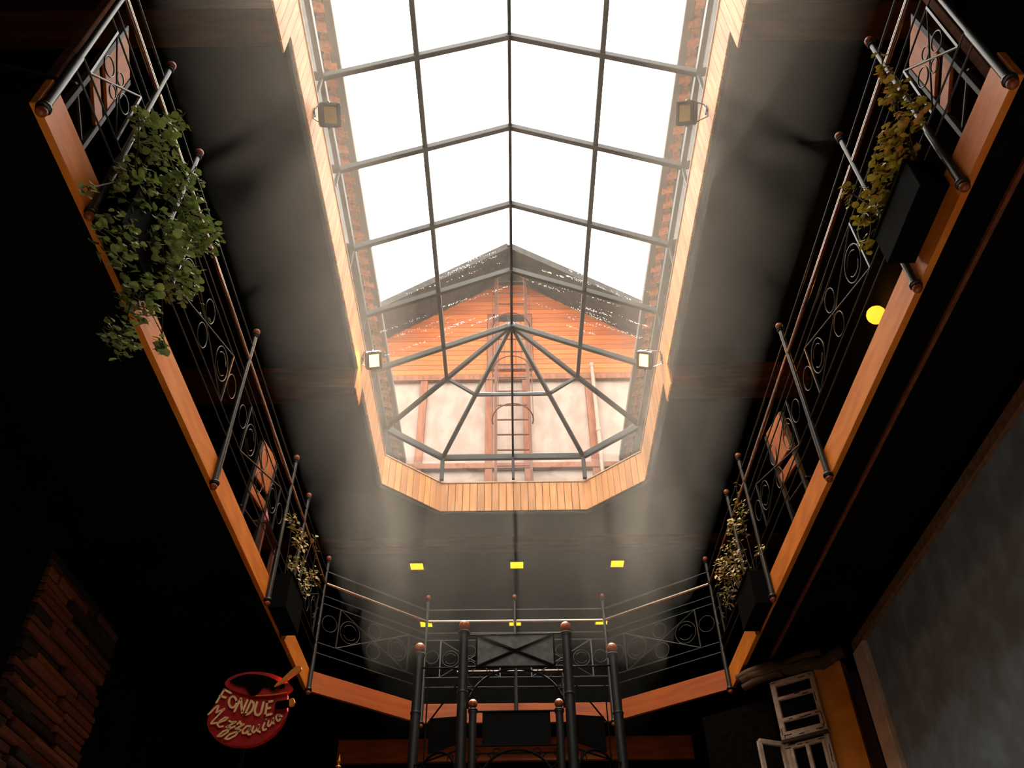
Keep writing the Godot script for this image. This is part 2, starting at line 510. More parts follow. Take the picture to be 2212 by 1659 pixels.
func skylight() -> void:
	var sky := thing("window_1", "ridged iron skylight with a hipped five-sided far end and clear panes", "skylight", Vector3.ZERO, "", "structure")
	var rows := [1.8, 2.8, 3.8, 4.8, 5.8, 6.8, 7.75]
	var T := 0.51
	var apex := W(CX, RIDGE, 7.75)
	var m: MB
	var A := {}
	var B := {}
	for s in [-1.0, 1.0]:
		A[s] = W(CX + s * HALF, EAVE, 8.92)
		B[s] = W(CX + s * 1.01, EAVE, 9.60)
	# ridge, rafters, purlins
	m = MB.new()
	m.bar(W(CX, RIDGE - 0.02, OPEN_NEAR), apex + Vector3(0, -0.02, 0), 0.035, 0.08, Vector3.UP, 0.005)
	obj("ridge_bar", m, M.black_iron, sky)
	m = MB.new()
	m.lathe(apex + Vector3(0, -0.12, 0), Vector3.UP, [[0.0, 0.0], [0.05, 0.0], [0.06, 0.02], [0.06, 0.10], [0.0, 0.12]], 10)
	obj("apex_boss", m, M.bar, sky)
	for d in rows:
		for s in [-1.0, 1.0]:
			m = MB.new()
			m.bar(W(CX, RIDGE - 0.03, d), W(CX + s * HALF, EAVE - 0.03, d), 0.05, 0.075, Vector3.UP, 0.005)
			obj("rafter", m, M.bar, sky)
			m = MB.new()
			m.bar(W(CX + s * HALF, 6.97, d), W(CX + s * HALF, EAVE, d), 0.03, 0.03, Vector3.FORWARD, 0.003)
			obj("mullion", m, M.bar, sky)
	for s in [-1.0, 1.0]:
		m = MB.new()
		var px: float = CX + s * HALF * T
		var ph := RIDGE - (RIDGE - EAVE) * T
		m.bar(W(px, ph - 0.025, OPEN_NEAR), W(px, ph - 0.025, 7.75), 0.05, 0.07, Vector3.UP, 0.004)
		var ha: Vector3 = apex.lerp(A[s], T)
		var hb: Vector3 = apex.lerp(B[s], T)
		m.bar(W(px, ph - 0.025, 7.75), ha + Vector3(0, -0.025, 0), 0.045, 0.065, Vector3.UP, 0.004)
		obj("purlin", m, M.bar, sky)
		m = MB.new()
		m.bar(ha + Vector3(0, -0.025, 0), hb + Vector3(0, -0.025, 0), 0.03, 0.055, Vector3.UP, 0.004)
		obj("purlin", m, M.bar, sky)
		for q in [A[s], B[s]]:
			m = MB.new()
			m.bar(apex + Vector3(0, -0.04, 0), q + Vector3(0, -0.03, 0), 0.045, 0.07, Vector3.UP, 0.005)
			obj("hip_bar", m, M.bar, sky)
		# eaves
		m = MB.new()
		m.bar(W(CX + s * HALF, EAVE - 0.03, OPEN_NEAR), A[s] + Vector3(0, -0.03, 0), 0.05, 0.075, Vector3.UP, 0.005)
		obj("eave_beam", m, M.bar, sky)
		m = MB.new()
		m.bar(A[s] + Vector3(0, -0.035, 0), B[s] + Vector3(0, -0.035, 0), 0.05, 0.10, Vector3.UP, 0.005)
		obj("eave_beam", m, M.bar, sky)
		for q in [A[s], B[s]]:
			m = MB.new()
			m.bar(q + Vector3(0, 6.97 - EAVE, 0), q, 0.055, 0.055, Vector3.FORWARD, 0.004)
			obj("mullion", m, M.bar, sky)
	m = MB.new()
	m.bar(apex.lerp(B[-1.0], T) + Vector3(0, -0.025, 0), apex.lerp(B[1.0], T) + Vector3(0, -0.025, 0), 0.03, 0.055, Vector3.UP, 0.004)
	obj("purlin", m, M.bar, sky)
	var mid: Vector3 = (B[-1.0] + B[1.0]) * 0.5
	m = MB.new()
	m.bar(apex + Vector3(0, -0.04, 0), mid + Vector3(0, -0.03, 0), 0.03, 0.06, Vector3.UP, 0.005)
	obj("hip_bar", m, M.black_iron, sky)
	m = MB.new()
	m.bar(B[-1.0] + Vector3(0, -0.035, 0), B[1.0] + Vector3(0, -0.035, 0), 0.05, 0.09, Vector3.UP, 0.005)
	obj("eave_beam", m, M.bar, sky)
	m = MB.new()
	m.bar(mid + Vector3(0, 6.97 - EAVE, 0), mid, 0.04, 0.04, Vector3.FORWARD, 0.004)
	obj("mullion", m, M.bar, sky)
	# panes, each a thin sheet just above the bars
	var lift := Vector3(0, 0.02, 0)
	var ds := [OPEN_NEAR] + rows
	for k in ds.size() - 1:
		for s in [-1.0, 1.0]:
			for part in [[0.0, T], [T, 1.0]]:
				var p := []
				for q in [[part[0], ds[k]], [part[1], ds[k]], [part[1], ds[k + 1]], [part[0], ds[k + 1]]]:
					p.append(W(CX + s * HALF * q[0], RIDGE - (RIDGE - EAVE) * q[0], q[1]) + lift)
				pane(p, sky)
			pane([W(CX + s * HALF, 6.98, ds[k]), W(CX + s * HALF, 6.98, ds[k + 1]), W(CX + s * HALF, EAVE, ds[k + 1]), W(CX + s * HALF, EAVE, ds[k])], sky)
	for s in [-1.0, 1.0]:
		var e7 := W(CX + s * HALF, EAVE, 7.75)
		var p7: Vector3 = apex.lerp(e7, T)
		var ha: Vector3 = apex.lerp(A[s], T)
		var hb: Vector3 = apex.lerp(B[s], T)
		var hm: Vector3 = apex.lerp(mid, T)
		for p in [[apex, p7, ha], [p7, e7, A[s], ha], [apex, ha, hb], [ha, A[s], B[s], hb], [apex, hb, hm], [hb, B[s], mid, hm]]:
			var q := []
			for x in p:
				q.append(x + lift)
			pane(q, sky)
		var dn := Vector3(0, 6.98 - EAVE, 0)
		pane([e7 + dn, A[s] + dn, A[s], e7], sky)
		pane([A[s] + dn, B[s] + dn, B[s], A[s]], sky)
		pane([B[s] + dn, mid + dn, mid, B[s]], sky)
	# rain and grime beaded along the two panes over the far gable, left and right
	var bead := MB.new()
	bead.ball(Vector3.ZERO, 0.004, 7, 5, 0.5)
	var bm := mat(Color(0.9, 0.9, 0.88), 0.5)
	bm.backlight_enabled = true
	bm.backlight = Color(0.8, 0.8, 0.8)
	var spots := []
	for k in 46:
		var left := rng.randf() < 0.62
		var f0 := rng.randf_range(0.15, 0.95)
		var d0 := rng.randf_range(6.25, 7.6)
		var run := rng.randf_range(0.1, 0.42)
		for q in rng.randi_range(12, 44):
			var f := f0 + run * rng.randf_range(-0.5, 0.5)
			if f > 0.03 and f < 0.98:
				spots.append(W(CX + (-1.0 if left else 1.0) * HALF * f, RIDGE - (RIDGE - EAVE) * f + 0.017, d0 + 0.10 * (f - f0) + rng.randf_range(-0.012, 0.012)))
	var mm := MultiMesh.new()
	mm.transform_format = MultiMesh.TRANSFORM_3D
	mm.mesh = bead.mesh()
	mm.instance_count = spots.size()
	for k in spots.size():
		mm.set_instance_transform(k, Transform3D(Basis().scaled(Vector3.ONE * rng.randf_range(0.4, 1.3)), spots[k]))
	var mi := MultiMeshInstance3D.new()
	mi.name = "water_beads"
	mi.multimesh = mm
	mi.material_override = bm
	mi.set_meta("kind", "stuff")
	sky.add_child(mi, true)
	# near gable of the skylight, out of view
	pane([W(CX - HALF, 6.98, OPEN_NEAR), W(CX + HALF, 6.98, OPEN_NEAR), W(CX + HALF, EAVE, OPEN_NEAR), W(CX, RIDGE, OPEN_NEAR), W(CX - HALF, EAVE, OPEN_NEAR)], sky)


func pane(p: Array, parent: Node3D) -> void:
	var m := MB.new()
	var nn: Vector3 = ((p[1] - p[0]) as Vector3).cross(p[2] - p[0]).normalized()
	m.face(p, nn)
	obj("pane", m, M.glass, parent)


# ---------------------------------------------------------------- what stands outside, above the glass
func outside() -> void:
	var m: MB
	# the hall's own roof round the skylight
	m = MB.new()
	for s in [-1.0, 1.0]:
		m.box(W(CX + s * (HALF + 0.08), 6.9, -4.2), W(s * 6.3, 6.96, 9.8))
	m.box(W(-6.3, 6.9, 9.8), W(6.3, 6.96, 12.15))
	tag(obj("hall_roof", m, M.roof_sheet), "low roof of the hall around the skylight, seen through the side glazing", "roof", "", "structure")
	# side eaves with barrel tiles
	var halves := {-1.0: -1.0, 1.0: 1.0}
	for s in halves:
		var side := "left" if s < 0 else "right"
		var eave := thing("tiled_eave", "tiled roof eave running along the %s side of the skylight" % side, "roof")
		var x0: float = 1.875 if s < 0 else 1.99
		m = MB.new()
		m.box(W(s * (x0 + 0.21), 9.20, -1.0), W(s * 3.1, 9.26, 12.2))
		m.box(W(s * (x0 + 0.02), 9.305, -1.0), W(s * 3.1, 9.36, 12.2))
		obj("soffit", m, M.soffit, eave)
		m = MB.new()
		m.box(W(s * x0, 9.20, -1.0), W(s * (x0 + 0.10), 9.30, 12.15), 0.01)
		obj("gutter", m, M.gutter, eave)
		m = MB.new()
		m.box(W(s * 3.0, 6.95, -1.0), W(s * 3.2, 9.3, 12.2))
		obj("wall", m, M.soffit, eave)
		# roofing tiles: alternate trough and cover
		var cover := MB.new()
		barrel(cover, s, true)
		var trough := MB.new()
		barrel(trough, s, false)
		var cm := cover.mesh()
		var tm := trough.mesh()
		var d := 2.3
		while d < 12.0:
			for pair in [[cm, 0.0, 0.03], [tm, 0.11, -0.015]]:
				var o := obj("roof_tile", pair[0], M.tile[rng.randi_range(0, 2)], eave)
				o.position = W(s * (x0 + 0.145 + rng.randf_range(-0.03, 0.03)), 9.215 + pair[2], d + pair[1])
			d += 0.22
	# gabled house beyond the far end
	var hs := thing("gabled_house", "house with orange timber gable over cream plaster wall beyond the skylight", "house", W(0, 6.95, 12.2))
	var base := W(0, 6.95, 12.2)
	m = MB.new()
	m.box(W(-3.4, 6.95, 12.2) - base, W(3.5, 11.29, 12.5) - base)
	obj("wall", m, M.plaster, hs)
	m = MB.new()
	m.box(W(-3.4, 11.29, 12.22) - base, W(3.5, 12.0, 12.5) - base)
	for s in [-1.0, 1.0]:
		m.face([W(0.04, 12.0, 12.22) - base, W(s * 3.45, 12.0, 12.22) - base, W(0.04, 14.4, 12.22) - base], Vector3.BACK)
	obj("gable_backing", m, M.bare_wood, hs)
	var h := 11.29
	var k := 0
	while h < 14.1:
		var half := minf(3.4, (14.40 - h) / 0.723)
		if half < 0.1:
			break
		for s in [-1.0, 1.0]:
			var inner := 0.47 if h < 13.1 and h > 11.5 else 0.0
			if half > inner + 0.05:
				m = MB.new()
				m.obox(W(0.04 + s * (half + inner) * 0.5, h + 0.066, 12.195) - base, Vector3((half - inner) * 0.5, 0, 0), Vector3(0, 0.058, 0.006), Vector3(0, 0, 0.016), 0.004)
				obj("siding_board", m, M.siding[(k * 7 + int(s) + 2) % 3], hs)
		h += 0.135
		k += 1
	# hatch of upright boards with two small dark panes
	m = MB.new()
	m.box(W(-0.40, 11.55, 12.172) - base, W(0.48, 13.08, 12.20) - base)
	var hatch := obj("hatch", m, M.bare_wood, hs)
	for q in 6:
		m = MB.new()
		m.box(W(-0.30 + q * 0.115, 11.62, 12.14) - base, W(-0.30 + q * 0.115 + 0.108, 12.9, 12.17) - base, 0.004)
		obj("board", m, M.siding[q % 3], hatch)
	for x in [-0.42, 0.40]:
		m = MB.new()
		m.box(W(x, 11.5, 12.12) - base, W(x + 0.10, 13.1, 12.17) - base, 0.005)
		obj("jamb", m, M.post_wood, hatch)
	m = MB.new()
	m.box(W(-0.42, 11.5, 12.11) - base, W(0.5, 11.62, 12.17) - base, 0.005)
	obj("sill", m, M.post_wood, hatch)
	for x in [-0.27, 0.12]:
		m = MB.new()
		m.box(W(x, 12.9, 12.13) - base, W(x + 0.25, 13.03, 12.17) - base)
		obj("pane", m, M.dark_glass, hatch)
	# timbers on the plaster
	for x in [-1.73, -0.45, 0.27, 1.50]:
		m = MB.new()
		m.box(W(x, 6.96, 12.13) - base, W(x + 0.14, 11.29, 12.21) - base, 0.006)
		obj("wall_post", m, M.post_wood, hs)
	for row in [[9.05, 9.17], [11.22, 11.36]]:
		m = MB.new()
		m.box(W(-3.4, row[0], 12.11) - base, W(3.5, row[1], 12.21) - base, 0.006)
		obj("wall_rail", m, M.post_wood, hs)
	# roof: two thick slopes that jut toward us, with verge boards
	for s in [-1.0, 1.0]:
		m = MB.new()
		var a := W(0.04, 14.46, 0) - W(0, 0, 0)
		var ridge_p := Vector3(0.04, 14.50 - 6.95, 0)
		var foot := Vector3(0.04 + s * 4.2, 14.50 - 6.95 - 4.2 * 0.723, 0)
		m.bar((ridge_p + foot) * 0.5 + Vector3(0, -0.08, 0.9), (ridge_p + foot) * 0.5 + Vector3(0, -0.08, -3.0), ridge_p.distance_to(foot), 0.16, (foot - ridge_p).cross(Vector3.FORWARD).normalized())
		obj("roof_slope", m, M.roof_dark, hs)
	# rainwater pipe
	var pp := thing("rain_pipe", "pale rainwater pipe with collars running up the plaster wall", "pipe", W(1.66, 6.96, 12.05))
	m = MB.new()
	m.tube([Vector3(0, 0, 0), Vector3(0, 4.6, 0)], 0.04, 10)
	var tube_ := obj("pipe", m, M.pipe, pp)
	for y in [1.0, 2.9, 4.55]:
		m = MB.new()
		m.lathe(Vector3(0, y, 0), Vector3.UP, [[0.04, -0.05], [0.052, -0.04], [0.052, 0.04], [0.04, 0.05]], 10)
		obj("collar", m, M.pipe, tube_)
	# caged ladder
	var lad := thing("caged_ladder", "rusty caged iron ladder fixed to the plaster wall beyond the skylight", "ladder", W(0.07, 6.96, 11.9))
	for x in [-0.315, 0.315]:
		m = MB.new()
		m.bar(Vector3(x, 0.0, 0), Vector3(x, 7.2, 0), 0.05, 0.03, Vector3.FORWARD, 0.003)
		obj("rail", m, M.rust, lad)
		m = MB.new()
		for y in [0.8, 3.0, 5.2]:
			m.tube([Vector3(x, y, 0), Vector3(x, y, -0.22)], 0.012, 6)
		obj("bracket", m, M.rust, lad)
	for q in 20:
		m = MB.new()
		m.tube([Vector3(-0.315, 0.2 + q * 0.355, 0), Vector3(0.315, 0.2 + q * 0.355, 0)], 0.016, 6)
		obj("rung", m, M.rust, lad)
	for y in [2.95, 4.15, 5.35, 6.55]:
		m = MB.new()
		var pts := []
		for q in 15:
			var g := -0.25 + (PI + 0.5) * q / 14.0
			pts.append(Vector3(cos(g) * 0.38, y, sin(g) * 0.46 + 0.1))
		m.tube(pts, 0.013, 6)
		obj("cage_hoop", m, M.rust, lad)
	for g in [0.1, 0.8, 1.57, 2.34, 3.04]:
		m = MB.new()
		m.tube([Vector3(cos(g) * 0.38, 2.95, sin(g) * 0.46 + 0.1), Vector3(cos(g) * 0.38, 6.6, sin(g) * 0.46 + 0.1)], 0.008, 5)
		obj("cage_strap", m, M.rust, lad)


func barrel(m: MB, s: float, up: bool) -> void:
	# half-round tile lying across the eave: axis along x, rising outward
	var r := 0.058
	var seg := 7
	var len_ := 0.15
	for shell_ in [r, r - 0.012]:
		for i in seg:
			var p := []
			for q in [[i, -1.0], [i + 1, -1.0], [i + 1, 1.0], [i, 1.0]]:
				var a: float = PI * float(q[0]) / seg
				var y: float = sin(a) * shell_ * (1.0 if up else -1.0) + (0.0 if up else 0.05)
				p.append(Vector3(q[1] * len_ * 0.5, y + q[1] * s * 0.022, cos(a) * shell_))
			var c := (p[0] + p[2]) as Vector3
			var out := Vector3(0, c.y, c.z) if shell_ == r else Vector3(0, -c.y, -c.z)
			m.quad(p[0], p[1], p[2], p[3], out if up else Vector3(0, out.y - 0.1 * signf(out.y), out.z))
	for e in [-1.0, 1.0]:
		for i in seg:
			var p := []
			for q in [[i, r], [i + 1, r], [i + 1, r - 0.012], [i, r - 0.012]]:
				var a: float = PI * float(q[0]) / seg
				p.append(Vector3(e * len_ * 0.5, sin(a) * q[1] * (1.0 if up else -1.0) + (0.0 if up else 0.05) + e * s * 0.022, cos(a) * q[1]))
			m.quad(p[0], p[1], p[2], p[3], Vector3(e, 0, 0))


# ---------------------------------------------------------------- lamps
func lamps() -> void:
	var amber := Color(1.0, 0.62, 0.18)
	floodlight(W(-1.53, 6.70, 3.80), Vector3(0.45, -0.72, 0.5), -1.0, false, "unlit black floodlight on the lining's left side, nearer the camera")
	floodlight(W(1.58, 6.70, 3.82), Vector3(-0.72, -0.6, 0.42), 1.0, false, "unlit black floodlight on the lining's right side, nearer the camera")
	floodlight(W(-1.54, 6.70, 6.89), Vector3(0.40, -0.72, 0.5), -1.0, true, "lit amber floodlight on the lining's left side, near the hipped end")
	floodlight(W(1.565, 6.70, 6.94), Vector3(-0.55, -0.68, 0.45), 1.0, true, "lit amber floodlight on the lining's right side, near the hipped end")
	var row := 0
	for d in [11.1, 12.97]:
		for k in 3:
			var x: float = [-1.41, 0.09, 1.60][k] if row == 0 else [-1.42, 0.06, 1.50][k]
			var where: String = ["left", "middle", "right"][k]
			var t := thing("ceiling_lamp", "square yellow ceiling lamp, %s of the %s row of three on the far ceiling" % [where, "nearer" if row == 0 else "farther"], "lamp", W(x, 6.5, d), "square lamps on the far ceiling")
			var m := MB.new()
			for s in [-1.0, 1.0]:
				m.box(Vector3(s * 0.095, -0.03, -0.11), Vector3(s * 0.11, 0, 0.11), 0.003)
				m.box(Vector3(-0.11, -0.03, s * 0.095), Vector3(0.11, 0, s * 0.11), 0.003)
			obj("frame", m, M.rust, t)
			m = MB.new()
			m.box(Vector3(-0.095, -0.022, -0.095), Vector3(0.095, -0.002, 0.095))
			obj("diffuser", m, glow(Color(1.0, 0.80, 0.10), 1.6), t)
			var l := AreaLight3D.new()
			l.name = "lamp_light"
			l.area_size = Vector2(0.19, 0.19)
			l.light_color = Color(1.0, 0.75, 0.3)
			l.light_energy = 0.12
			l.area_range = 20.0
			l.shadow_enabled = true
			t.add_child(l)
			l.position = Vector3(0, -0.035, 0)
			l.rotation = Vector3(-PI / 2, 0, 0)
		row += 1
	# round wall lamp on the right balcony
	var g := thing("globe_lamp", "round glowing wall lamp half hidden behind the right balcony's fascia", "lamp", W(3.2, 5.31, 4.97))
	var b := MB.new()
	b.ball(Vector3.ZERO, 0.082, 16, 10)
	obj("globe", b, glow(Color(1.0, 0.66, 0.16), 2.2), g)
	b = MB.new()
	b.lathe(Vector3(0.0, 0, 0), Vector3.RIGHT, [[0.05, 0.07], [0.06, 0.09], [0.06, 0.12], [0.0, 0.12]], 12)
	obj("wall_plate", b, M.black_iron, g)
	var ol := OmniLight3D.new()
	ol.name = "lamp_light"
	ol.light_color = amber
	ol.light_energy = 0.25
	ol.omni_range = 15.0
	ol.omni_attenuation = 2.0
	ol.light_size = 0.07
	ol.shadow_enabled = true
	g.add_child(ol)
	b = MB.new()
	b.box(W(3.32, 3.6, 2.0), W(3.5, 6.5, 8.0))
	struct("wall_balcony", b, M.dark_wall, "dark wall behind the right balcony carrying the round lamp", "wall")


func floodlight(at: Vector3, face: Vector3, side: float, lit: bool, label: String) -> void:
	var t := thing("floodlight", label, "floodlight", at, "floodlights on the skylight lining")
	var z := face.normalized()
	var x := (Vector3.RIGHT - z * z.x).normalized()
	var y := z.cross(x)
	var m := MB.new()
	# housing: rounded square dish with fins behind
	var rim := PackedVector2Array()
	for c in [[1, 1], [-1, 1], [-1, -1], [1, -1]]:
		for q in 4:
			var a: float = [0.0, PI / 2, PI, 3 * PI / 2][[[1, 1], [-1, 1], [-1, -1], [1, -1]].find(c)] + q * PI / 6
			rim.append(Vector2(c[0] * 0.065 + cos(a) * 0.03, c[1] * 0.075 + sin(a) * 0.03))
	m.prism(rim, Vector3.ZERO, x, y, z, -0.05, -0.002)
	for q in 5:
		m.obox(x * (-0.05 + q * 0.025) - z * 0.065, x * 0.003, y * 0.06, z * 0.018)
	var body := obj("housing", m, M.lamp_body, t)
	m = MB.new()
	for s in [-1.0, 1.0]:
		m.obox(x * s * 0.073 + z * 0.004, x * 0.016, y * 0.10, z * 0.008, 0.003)
		m.obox(y * s * 0.086 + z * 0.004, x * 0.057, y * 0.014, z * 0.008, 0.003)
	obj("bezel", m, M.lamp_body, body)
	m = MB.new()
	m.obox(z * 0.0, x * 0.057, y * 0.072, z * 0.004)
	obj("lens", m, glow(Color(1.0, 0.80, 0.42), 5.0) if lit else M.lens_off, body)
	# yoke back to the lining
	var wall := Vector3(CX + side * (HALF - 0.03) - at.x, 0.04, 0)
	m = MB.new()
	for s in [-1.0, 1.0]:
		m.tube([y * s * 0.10, y * s * 0.115 - z * 0.03, wall + Vector3(0, s * 0.10, 0)], 0.005, 6)
	m.tube([wall + Vector3(0, 0.10, 0), wall + Vector3(0, -0.10, 0)], 0.006, 6)
	m.obox(wall, Vector3(0.008, 0, 0), Vector3(0, 0.03, 0), Vector3(0, 0, 0.03), 0.002)
	obj("bracket", m, M.lamp_body, t)
	if lit:
		var l := AreaLight3D.new()
		l.name = "lamp_light"
		l.area_size = Vector2(0.11, 0.14)
		l.light_color = Color(1.0, 0.60, 0.2)
		l.light_energy = 1.0
		l.area_range = 20.0
		l.shadow_enabled = true
		t.add_child(l)
		l.transform = Transform3D(Basis(x, y, z) * Basis(Vector3.UP, PI), z * 0.016)


# ---------------------------------------------------------------- balcony: slabs, fascias, posts, railings, planters
const LX := -2.025
const RX := 2.192
const FIN := 4.886
const R_TOP := 4.72
const R_HAND := 4.57
const R_3 := 4.43
const R_4 := 4.34
const R_5 := 3.90
const R_6 := 3.79
const FLOOR2 := 3.62
const BASE := 3.40


func balcony() -> void:
	var m: MB
	var AL := Vector2(LX, 8.20)
	var AR := Vector2(RX, 8.29)
	var BL := Vector2(-0.99, 9.10)
	var BR := Vector2(1.09, 9.12)
	# floor slabs
	m = MB.new()
	m.prism(PackedVector2Array([Vector2(LX - 0.07, 1.86), Vector2(-6, 1.86), Vector2(-6, 15), Vector2(CX, 15), Vector2(CX, 9.17), Vector2(BL.x - 0.03, 9.17), Vector2(LX - 0.07, 8.24)]), W(0, 0, 0), Vector3.RIGHT, Vector3.FORWARD, Vector3.UP, 3.41, 3.58)
	m.prism(PackedVector2Array([Vector2(RX + 0.07, 1.78), Vector2(6, 1.78), Vector2(6, 15), Vector2(CX, 15), Vector2(CX, 9.19), Vector2(BR.x + 0.03, 9.19), Vector2(RX + 0.07, 8.33)]), W(0, 0, 0), Vector3.RIGHT, Vector3.FORWARD, Vector3.UP, 3.41, 3.58)
	struct("floor_balcony", m, M.dark_wall, "dark balcony floor slab around three sides of the atrium", "floor")
	# orange timber fascias
	fascia(Vector2(LX - 0.045, 1.86), Vector2(LX - 0.045, 8.22), "long orange timber fascia board along the left balcony edge")
	fascia(Vector2(RX + 0.045, 1.78), Vector2(RX + 0.045, 8.31), "long orange timber fascia board along the right balcony edge")
	fascia(Vector2(LX - 0.03, 8.24), Vector2(BL.x - 0.02, 9.14), "slanted orange fascia board at the balcony's far left corner", M.fascia_shaded)
	fascia(Vector2(RX + 0.03, 8.33), Vector2(BR.x + 0.02, 9.16), "slanted orange fascia board at the balcony's far right corner", M.fascia_shaded)
	fascia(Vector2(BL.x, 9.15), Vector2(BR.x, 9.17), "straight orange fascia board closing the balcony's far end behind the stair ironwork", M.fascia_shaded)
	m = MB.new()
	m.box(W(RX + 0.235, 3.38, 2.0), W(RX + 0.26, 3.41, 8.0), 0.004)
	tag(obj("soffit_batten", m, M.post_wood), "thin orange batten under the right balcony, parallel to the fascia", "batten")
	m = MB.new()
	m.box(W(-1.95, 3.16, 9.58), W(2.0, 3.41, 9.64), 0.005)
	tag(obj("valance_board", m, M.fascia_shaded), "orange timber board hanging under the far balcony behind the iron arches", "board")
	# posts
	var dl := [1.88, 2.434, 3.035, 4.680, 6.338, 6.961, 8.173]
	var dr := [1.80, 2.326, 2.965, 4.683, 6.393, 6.993, 8.295]
	var ord_ := ["first", "second", "third", "fourth", "fifth", "sixth", "seventh"]
	for k in 7:
		post(Vector2(LX, dl[k]), "iron railing post with wooden ball finials, %s from the front on the left balcony" % ord_[k])
	for k in 7:
		post(Vector2(RX, dr[k]), "iron railing post with wooden ball finials, %s from the front on the right balcony" % ord_[k])
	post(BL, "iron railing post where the far railing bends, left of the stair ironwork")
	post(Vector2((BL.x + BR.x) * 0.5 - 0.01, 9.11), "iron railing post in the middle of the far railing")
	post(BR, "iron railing post where the far railing bends, right of the stair ironwork")
	# railings between them
	var bays := ["bay nearest the camera", "short bay behind the hanging plant", "long bay after the hanging plant", "long bay in the middle", "short bay before the far planter", "bay behind the far planter"]
	for k in 6:
		railing(Vector2(LX, dl[k]), Vector2(LX, dl[k + 1]), k != 1 and k != 4, "iron balcony railing on the left, " + bays[k])
	for k in 6:
		railing(Vector2(RX, dr[k]), Vector2(RX, dr[k + 1]), k != 1 and k != 4, "iron balcony railing on the right, " + bays[k])
	railing(Vector2(LX, dl[6]), BL, true, "slanted iron railing with circles at the balcony's far left corner")
	railing(Vector2(RX, dr[6]), BR, true, "slanted iron railing with circles at the balcony's far right corner")
	var mid := Vector2((BL.x + BR.x) * 0.5 - 0.01, 9.11)
	railing(BL, mid, true, "left half of the straight far railing behind the stair ironwork")
	railing(mid, BR, true, "right half of the straight far railing behind the stair ironwork")
	# a second handrail further back on the balcony floor, seen between the bars
	var t := thing("back_handrail", "wooden handrail on low posts beyond the far railing", "handrail", W(0, 3.58, 10.3))
	m = MB.new()
	m.tube([Vector3(-0.70, 0.90, 0), Vector3(0.68, 0.90, 0)], 0.028, 10)
	obj("handrail", m, M.handrail, t)
	for x in [-0.66, 0.64]:
		m = MB.new()
		m.tube([Vector3(x, 0, 0), Vector3(x, 0.9, 0)], 0.018, 8)
		obj("post", m, M.black_iron, t)


func fascia(a: Vector2, b: Vector2, label: String, wood: Material = null) -> void:
	var m := MB.new()
	m.bar(W(a.x, 3.515, a.y), W(b.x, 3.515, b.y), 0.04, 0.21, Vector3.UP, 0.004)
	tag(obj("fascia_board", m, wood if wood else M.fascia), label, "fascia")


func post(p: Vector2, label: String) -> void:
	var t := thing("railing_post", label, "post", W(p.x, BASE - 0.04, p.y), "iron posts of the balcony railing")
	var H := FIN - (BASE - 0.04)
	var m := MB.new()
	m.lathe(Vector3.ZERO, Vector3.UP, [[0.0, 0.03], [0.034, 0.03], [0.034, 0.05], [0.022, 0.06], [0.022, 0.50], [0.017, 0.52], [0.017, H - 0.16], [0.019, H - 0.155], [0.019, H - 0.05], [0.013, H - 0.045], [0.013, H - 0.02]], 10)
	var pole := obj("pole", m, M.iron, t)
	for y in [H - 0.055, H - 0.035]:
		m = MB.new()
		m.lathe(Vector3(0, y, 0), Vector3.UP, [[0.012, -0.006], [0.026, -0.004], [0.028, 0.0], [0.026, 0.004], [0.012, 0.006]], 12)
		obj("collar", m, M.black_iron, pole)
	m = MB.new()
	m.ball(Vector3(0, H, 0), 0.029, 14, 10)
	obj("ball_finial", m, M.knob, t)
	m = MB.new()
	m.ball(Vector3(0, 0.012, 0), 0.027, 14, 10)
	obj("base_ball", m, M.knob, t)


